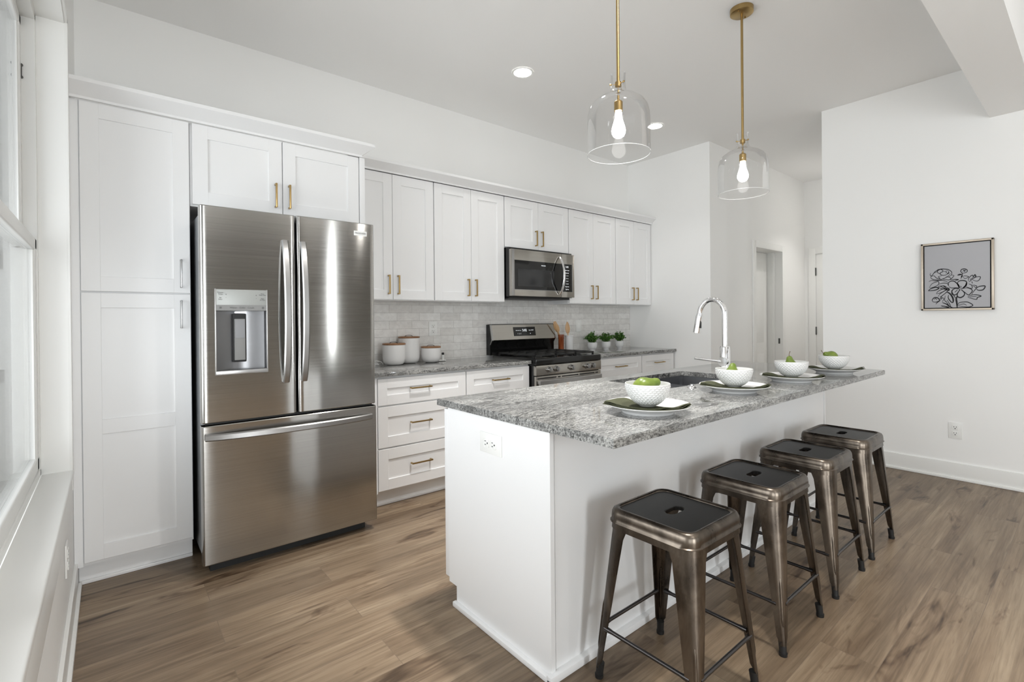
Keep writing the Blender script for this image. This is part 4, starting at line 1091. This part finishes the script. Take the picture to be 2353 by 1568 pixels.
# crock, holder and spoons
CX, CYY = 4.262, -.13
w = MB(); w.lathe([(0, .9302), (.042, .9302), (.044, .934), (.044, 1.094), (.050, 1.096), (.050, 1.106), (.040, 1.106), (.040, .94), (0, .94)], (CX, CYY, 0), 40)
tag(w.build('utensil_crock', 'ceramic'), 'white round utensil crock behind the stove corner', 'crock')
HX, HY = 4.146, -.125
w = MB(); w.lathe([(0, .9302), (.0285, .9302), (.0295, .95), (.0295, 1.07), (.032, 1.075), (.032, 1.118), (.025, 1.118), (.025, 1.04), (0, 1.04)], (HX, HY, 0), 32)
tag(w.build('utensil_holder', 'copperwood'), 'narrow reddish-brown holder beside the stove backguard', 'holder')
def spoon(base, tip, wdt, ln, label, slotted=False):
    b, t = Vector(base), Vector(tip); d = (t-b).normalized(); e_ = t-d*ln
    vdir = Vector((.6361, .7716, 0)); side = d.cross(vdir).normalized()
    pts = []; ws = []; ts = []
    for k in range(4): pts.append(b.lerp(e_, k/3)); ws.append(.011); ts.append(.009)
    n = 14
    for k in range(1, n+1):
        u = k/n; pts.append(e_+d*ln*u); ws.append(max(.008, wdt*math.sin(PI*min(1, .12+.80*u)**.9))); ts.append(.006)
    w = MB(); w.ribbon(pts, side, ws, ts); return tag(w.build('wooden_spoon', 'spoonwood', None, 60), label, 'spoon', 'wooden spoons by the stove')
spoon((HX+.012, HY-.004, 1.045), (4.045, -.125, 1.255), .055, .125, 'broad pale wooden spoon leaning left in the reddish-brown holder')
spoon((HX-.010, HY+.012, 1.045), (4.098, -.09, 1.258), .04, .12, 'narrow pale wooden spatula standing behind the broad spoon')
spoon((CX-.008, CYY, .945), (4.245, -.12, 1.250), .05, .125, 'pale wooden spoon standing alone in the white crock')
# potted plants
def plant(x, y, r, label, seed):
    e = thing('potted_plant', label, 'plant', (x, y, .93), 'potted plants on the counter')
    z = .9302; h = .088
    w = MB(); w.lathe([(0, z), (r*.62, z), (r*.62, z+.010), (r*.80, z+.018), (r*.96, z+.036), (r, z+.06), (r*1.0, z+h), (r*.93, z+h), (r*.9, z+.05), (0, z+.05)], (x, y, 0), 40); w.build('pot', 'ceramic', e, 50)
    w = MB(); w.lathe([(0, z+h-.012), (r*.93, z+h-.014)], (x, y, 0), 24); w.build('soil', 'soil', e)
    rnd = random.Random(seed); w = MB(); zt = z+h-.012
    stems = []
    for k in range(52):
        a = rnd.uniform(0, 2*PI); sp_ = rnd.random()**.6; tip = Vector((x+math.cos(a)*sp_*r*1.85, y+math.sin(a)*sp_*r*1.7, zt+.022+rnd.uniform(.045, .125)*(1.0-.62*sp_)))
        base = Vector((x+math.cos(a)*r*.4*sp_, y+math.sin(a)*r*.4*sp_, zt))
        mid = base.lerp(tip, .55)+Vector((0, 0, .022))
        w.tube([base, mid, tip], [.0013, .0011, .0007], 5)
        for j in range(11):
            t = .25+.75*j/10; p = base.lerp(mid, t/.55) if t < .55 else mid.lerp(tip, (t-.55)/.45)
            for s_ in (0, 1):
                aa = rnd.uniform(0, 2*PI); el = rnd.uniform(-.3, .9); d = Vector((math.cos(aa)*math.cos(el), math.sin(aa)*math.cos(el), math.sin(el)))
                l_ = rnd.uniform(.012, .021); wd_ = l_*.33; sd = d.orthogonal().normalized(); sd = Matrix.Rotation(rnd.uniform(0, 6), 3, d) @ sd
                nn = d.cross(sd)
                P = [p, p+d*l_*.45+sd*wd_+nn*.001, p+d*l_, p+d*l_*.45-sd*wd_+nn*.001]
                pm = p+d*l_*.5-nn*.0012
                vs = [w.bm.verts.new(q) for q in P]; c_ = w.bm.verts.new(pm)
                for k2 in range(4): w.bm.faces.new((vs[k2], vs[(k2+1) % 4], c_))
    for v_ in w.bm.verts: v_.co.y = min(v_.co.y, -.016)
    w.build('foliage', 'leaf', e, 60, recalc=False)
plant(4.625, -.135, .0535, 'leafy potted plant nearest the stove, left of three', 3)
plant(4.858, -.135, .051, 'leafy potted plant in the middle of three', 8)
plant(5.108, -.130, .0485, 'leafy potted plant nearest the end wall, right of three', 15)

# ------------------------------------------------------------------ picture on the right wall
AY0, AY1, AZ0, AZ1 = -3.236, -2.815, 1.322, 1.856
AR = thing('framed_picture', 'framed grey print of black line-drawn flowers on the right wall', 'picture', (XR, (AY0+AY1)/2, AZ0))
w = MB(); f = .014; xa, xb = XR-.036, XR-.001
w.box(xa, xb, AY0, AY0+f, AZ0, AZ1, .002); w.box(xa, xb, AY1-f, AY1, AZ0, AZ1, .002); w.box(xa, xb, AY0, AY1, AZ0, AZ0+f, .002); w.box(xa, xb, AY0, AY1, AZ1-f, AZ1, .002)
w.build('frame', 'frame', AR)
bx('backing', 'dark', AR, XR-.012, XR-.002, AY0+f-.002, AY1-f+.002, AZ0+f-.002, AZ1-f+.002)
bx('canvas', 'canvas', AR, XR-.030, XR-.011, AY0+f+.007, AY1-f-.007, AZ0+f+.007, AZ1-f-.007, .002)
# strokes, drawn in the print's own 0..1 frame (u to the right, v up)
def smooth(pts, n=8):
    out = []; P = [pts[0]]+pts+[pts[-1]]
    for i in range(1, len(P)-2):
        a, b, c, d = P[i-1], P[i], P[i+1], P[i+2]
        for k in range(n):
            t = k/n; out.append(tuple(.5*((2*b[j])+(-a[j]+c[j])*t+(2*a[j]-5*b[j]+4*c[j]-d[j])*t*t+(-a[j]+3*b[j]-3*c[j]+d[j])*t**3) for j in (0, 1)))
    out.append(pts[-1]); return out
w = MB(); cy0, cy1, cz0, cz1 = AY0+f+.007, AY1-f-.007, AZ0+f+.007, AZ1-f-.007
rnd = random.Random(4)
def stroke(pts, wd=1.0):
    S = smooth(pts); n = len(S); pr_ = None
    for i, (u, v) in enumerate(S):
        a, b = S[max(0, i-1)], S[min(n-1, i+1)]; dx, dy = b[0]-a[0], b[1]-a[1]; l_ = math.hypot(dx, dy) or 1
        h = .0056*wd*(.45+.55*math.sin(PI*(i+.6)/(n+.2)))
        q = [(u-dy/l_*h, v+dx/l_*h), (u+dy/l_*h, v-dx/l_*h)]
        cur = [w.bm.verts.new((XR-.0303, cy1+(cy0-cy1)*q_[0], cz0+(cz1-cz0)*q_[1])) for q_ in q]
        if pr_: w.bm.faces.new((pr_[0], pr_[1], cur[1], cur[0]))
        pr_ = cur
def Z(px, py):   # pixel in the enlarged view of the print -> print frame
    u0 = 295+(py-330)*(325-295)/1035; u1 = 1405+(py-215)*(1440-1405)/1130
    u = (px-u0)/(u1-u0); top = 325+(215-325)*u; bot = 1362+(1345-1362)*u; return (u, 1-(py-top)/(bot-top))
def ST(wd, *p): stroke([Z(*q) for q in p], wd)
# rose, upper left
ST(1.2, (420, 770), (410, 800), (440, 815), (500, 745), (560, 720), (600, 700), (680, 700), (740, 712), (790, 750), (785, 800), (740, 830))
ST(1., (440, 815), (425, 840), (450, 870), (520, 885), (600, 880), (680, 850), (740, 810), (770, 770))
ST(1., (470, 770), (500, 760), (540, 745), (535, 720), (570, 705), (620, 712), (640, 740), (600, 760), (590, 785), (630, 805), (690, 800), (730, 770), (735, 735), (690, 720))
ST(1., (430, 830), (480, 815), (530, 855), (590, 860), (560, 830), (620, 815)); ST(1.6, (710, 775), (735, 770), (742, 745)); ST(.9, (650, 740), (700, 745), (690, 775)); ST(.9, (545, 730), (550, 765), (600, 780))
ST(1., (630, 870), (700, 880), (760, 880), (830, 815), (790, 800)); ST(.9, (690, 830), (760, 840), (775, 870)); ST(1.2, (770, 880), (850, 875), (910, 880), (850, 895))
# bud stem and buds, upper right
ST(1.2, (950, 870), (960, 830), (975, 780), (945, 740), (960, 705), (1010, 695), (1050, 715), (1045, 750), (1000, 765), (970, 770)); ST(1.1, (975, 745), (1000, 715), (1010, 740), (1030, 700)); ST(1.8, (955, 845), (972, 800))
ST(1.3, (890, 805), (920, 788), (960, 790), (920, 800), (890, 805)); ST(.9, (975, 830), (1010, 815), (1080, 830), (1020, 860), (985, 835))
ST(1.1, (1080, 905), (1075, 870), (1110, 820), (1145, 805), (1150, 850), (1110, 900), (1085, 920)); ST(1., (1150, 870), (1200, 835), (1268, 830), (1255, 880), (1210, 905), (1140, 880)); ST(1.6, (1160, 830), (1180, 795), (1195, 830), (1165, 845)); ST(.9, (1130, 910), (1145, 945)); ST(.8, (1100, 890), (1130, 850))
# leaves on the left
ST(1., (390, 915), (440, 895), (520, 900), (600, 890), (690, 905), (740, 935)); ST(1., (400, 1020), (450, 950), (540, 915), (570, 920), (565, 960), (500, 1000), (410, 1022))
ST(1.6, (385, 1070), (430, 1035), (520, 1010), (570, 1030), (500, 1060), (385, 1072)); ST(1., (570, 960), (640, 940), (720, 945), (735, 980)); ST(1., (590, 990), (660, 985), (730, 1020))
ST(1.2, (555, 990), (590, 990), (640, 1010), (690, 1040), (610, 1030), (560, 1000)); ST(1.2, (640, 980), (680, 1005), (720, 1045)); ST(2., (680, 1040), (740, 1030), (750, 1060), (700, 1045))
ST(1.1, (530, 1120), (560, 1080), (640, 1040), (700, 1050), (620, 1100), (530, 1122)); ST(1., (560, 1175), (600, 1120), (700, 1060), (730, 1070), (640, 1150), (590, 1175))
ST(1., (600, 1200), (640, 1150), (720, 1090)); ST(.9, (640, 1190), (665, 1200), (640, 1260)); ST(.9, (690, 1150), (680, 1230), (710, 1260))
# small bud, lower left
ST(1.5, (470, 1255), (460, 1225), (490, 1190), (540, 1185), (580, 1210), (585, 1240), (530, 1262), (470, 1258)); ST(1., (490, 1215), (520, 1200), (545, 1225)); ST(.9, (525, 1298), (550, 1270), (600, 1240)); ST(.9, (580, 1215), (640, 1185), (600, 1235))
# large blossom
ST(1.4, (745, 990), (740, 940), (770, 910), (830, 905), (890, 950), (925, 1015), (860, 1020), (790, 1020), (750, 1000)); ST(2.2, (885, 940), (910, 975), (930, 1020))
ST(1.4, (935, 1015), (895, 940), (930, 900), (1000, 895), (1045, 920), (1030, 985), (985, 1030), (935, 1015)); ST(2.2, (1050, 925), (1035, 980), (985, 1025))
ST(1.2, (985, 1030), (1060, 1020), (1130, 1045), (1140, 1085), (1085, 1140), (1020, 1095), (960, 1045)); ST(1., (1080, 950), (1130, 975), (1135, 1030), (1040, 1000))
ST(1.5, (935, 1040), (860, 1030), (810, 1060), (805, 1120), (850, 1140), (900, 1110), (935, 1045)); ST(1.7, (945, 1045), (900, 1110), (900, 1165), (950, 1185), (1005, 1155), (1015, 1105), (960, 1050)); ST(.9, (850, 1095), (900, 1050)); ST(.9, (940, 990), (965, 1005))
# right leaves
ST(1., (1135, 965), (1190, 1010), (1205, 1030), (1160, 1090), (1135, 1140)); ST(1.5, (1205, 1030), (1260, 995), (1348, 990), (1320, 1050), (1250, 1062), (1210, 1040)); ST(1., (1160, 970), (1215, 990), (1212, 1020))
ST(1.2, (1070, 1175), (1130, 1145), (1210, 1138), (1290, 1160), (1230, 1185), (1220, 1215), (1150, 1205), (1075, 1180)); ST(.8, (1100, 1175), (1220, 1165))
# stems and lower leaves
ST(2.6, (895, 1165), (880, 1210), (890, 1270), (900, 1355)); ST(2.4, (720, 1090), (770, 1120), (815, 1180), (830, 1240), (820, 1275)); ST(1.4, (745, 1140), (745, 1200), (800, 1265), (830, 1270)); ST(1., (790, 1060), (850, 1170), (880, 1200))
ST(1.6, (640, 1270), (710, 1295), (760, 1330), (820, 1358)); ST(1., (700, 1240), (740, 1300), (775, 1345)); ST(1., (720, 1220), (770, 1300), (790, 1340)); ST(1., (615, 1325), (680, 1330), (760, 1350), (690, 1345), (620, 1328))
ST(1.2, (905, 1320), (930, 1275), (1000, 1262), (1080, 1265), (1160, 1315), (1100, 1345), (1010, 1340), (910, 1325)); ST(.8, (920, 1310), (1010, 1295), (1060, 1320))
o = w.build('ink_drawing', 'ink', AR, recalc=False)

# ------------------------------------------------------------------ hall doors
def casing_y(x0, x1, zt, y, cw=.082, t=.016):
    w = MB(); w.box(x0-cw, x0, y-t, y, 0, zt+cw, .003); w.box(x1, x1+cw, y-t, y, 0, zt+cw, .003); w.box(x0, x1, y-t, y, zt, zt+cw, .003); return w
D1 = struct(bpy.data.objects.new('door_1', None)); C.objects.link(D1); D1.location = (6.9, Y1, 0)
casing_y(6.535, 7.290, 2.132, Y1).build('casing', 'trim', D1)
w = MB(); w.box(6.502, 6.535, Y1-.001, Y1+.225, 0, 2.148); w.box(7.290, 7.318, Y1-.001, Y1+.225, 0, 2.148); w.box(6.502, 7.318, Y1-.001, Y1+.225, 2.132, 2.149)
w.build('jamb', 'trim', D1)
w = MB(); w.box(7.270, 7.291, Y1+.085, Y1+.115, 0, 2.132, .003); w.build('door_stop', 'trim', D1)
w = MB(); w.box(6.538, 7.287, Y1+.18, Y1+.215, .01, 2.128)
lf = w.build('door_leaf', 'trim', D1)
w = MB()
for a, b in ((.12, .80), (.95, 2.0)):
    for s_ in (0, 1):
        pass
    w.box(6.538+.11, 7.287-.11, Y1+.1785, Y1+.182, a, b, .0015)
w.build('door_panel', 'trim', lf)
w = MB(); w.box(7.286, 7.2905, Y1+.022, Y1+.042, .93, 1.0); w.build('strike_plate', 'hinge', D1)
D2 = struct(bpy.data.objects.new('door_2', None)); C.objects.link(D2); D2.location = (XE, -1.6, 0)
w = MB(); w.box(XE-.016, XE, -1.205, -1.118, 0, 2.235, .003); w.box(XE-.016, XE, -2.08, -1.205, 2.15, 2.235, .003); w.build('casing', 'trim', D2)
w = MB(); w.box(XE-.006, XE, -2.03, -1.212, .012, 2.146, .002); lf = w.build('door_leaf', 'trim', D2)
for zz in (1.905, 1.085, .25): bx('door_hinge', 'hinge', lf, XE-.018, XE-.006, -1.214, -1.200, zz-.055, zz+.055, .002)
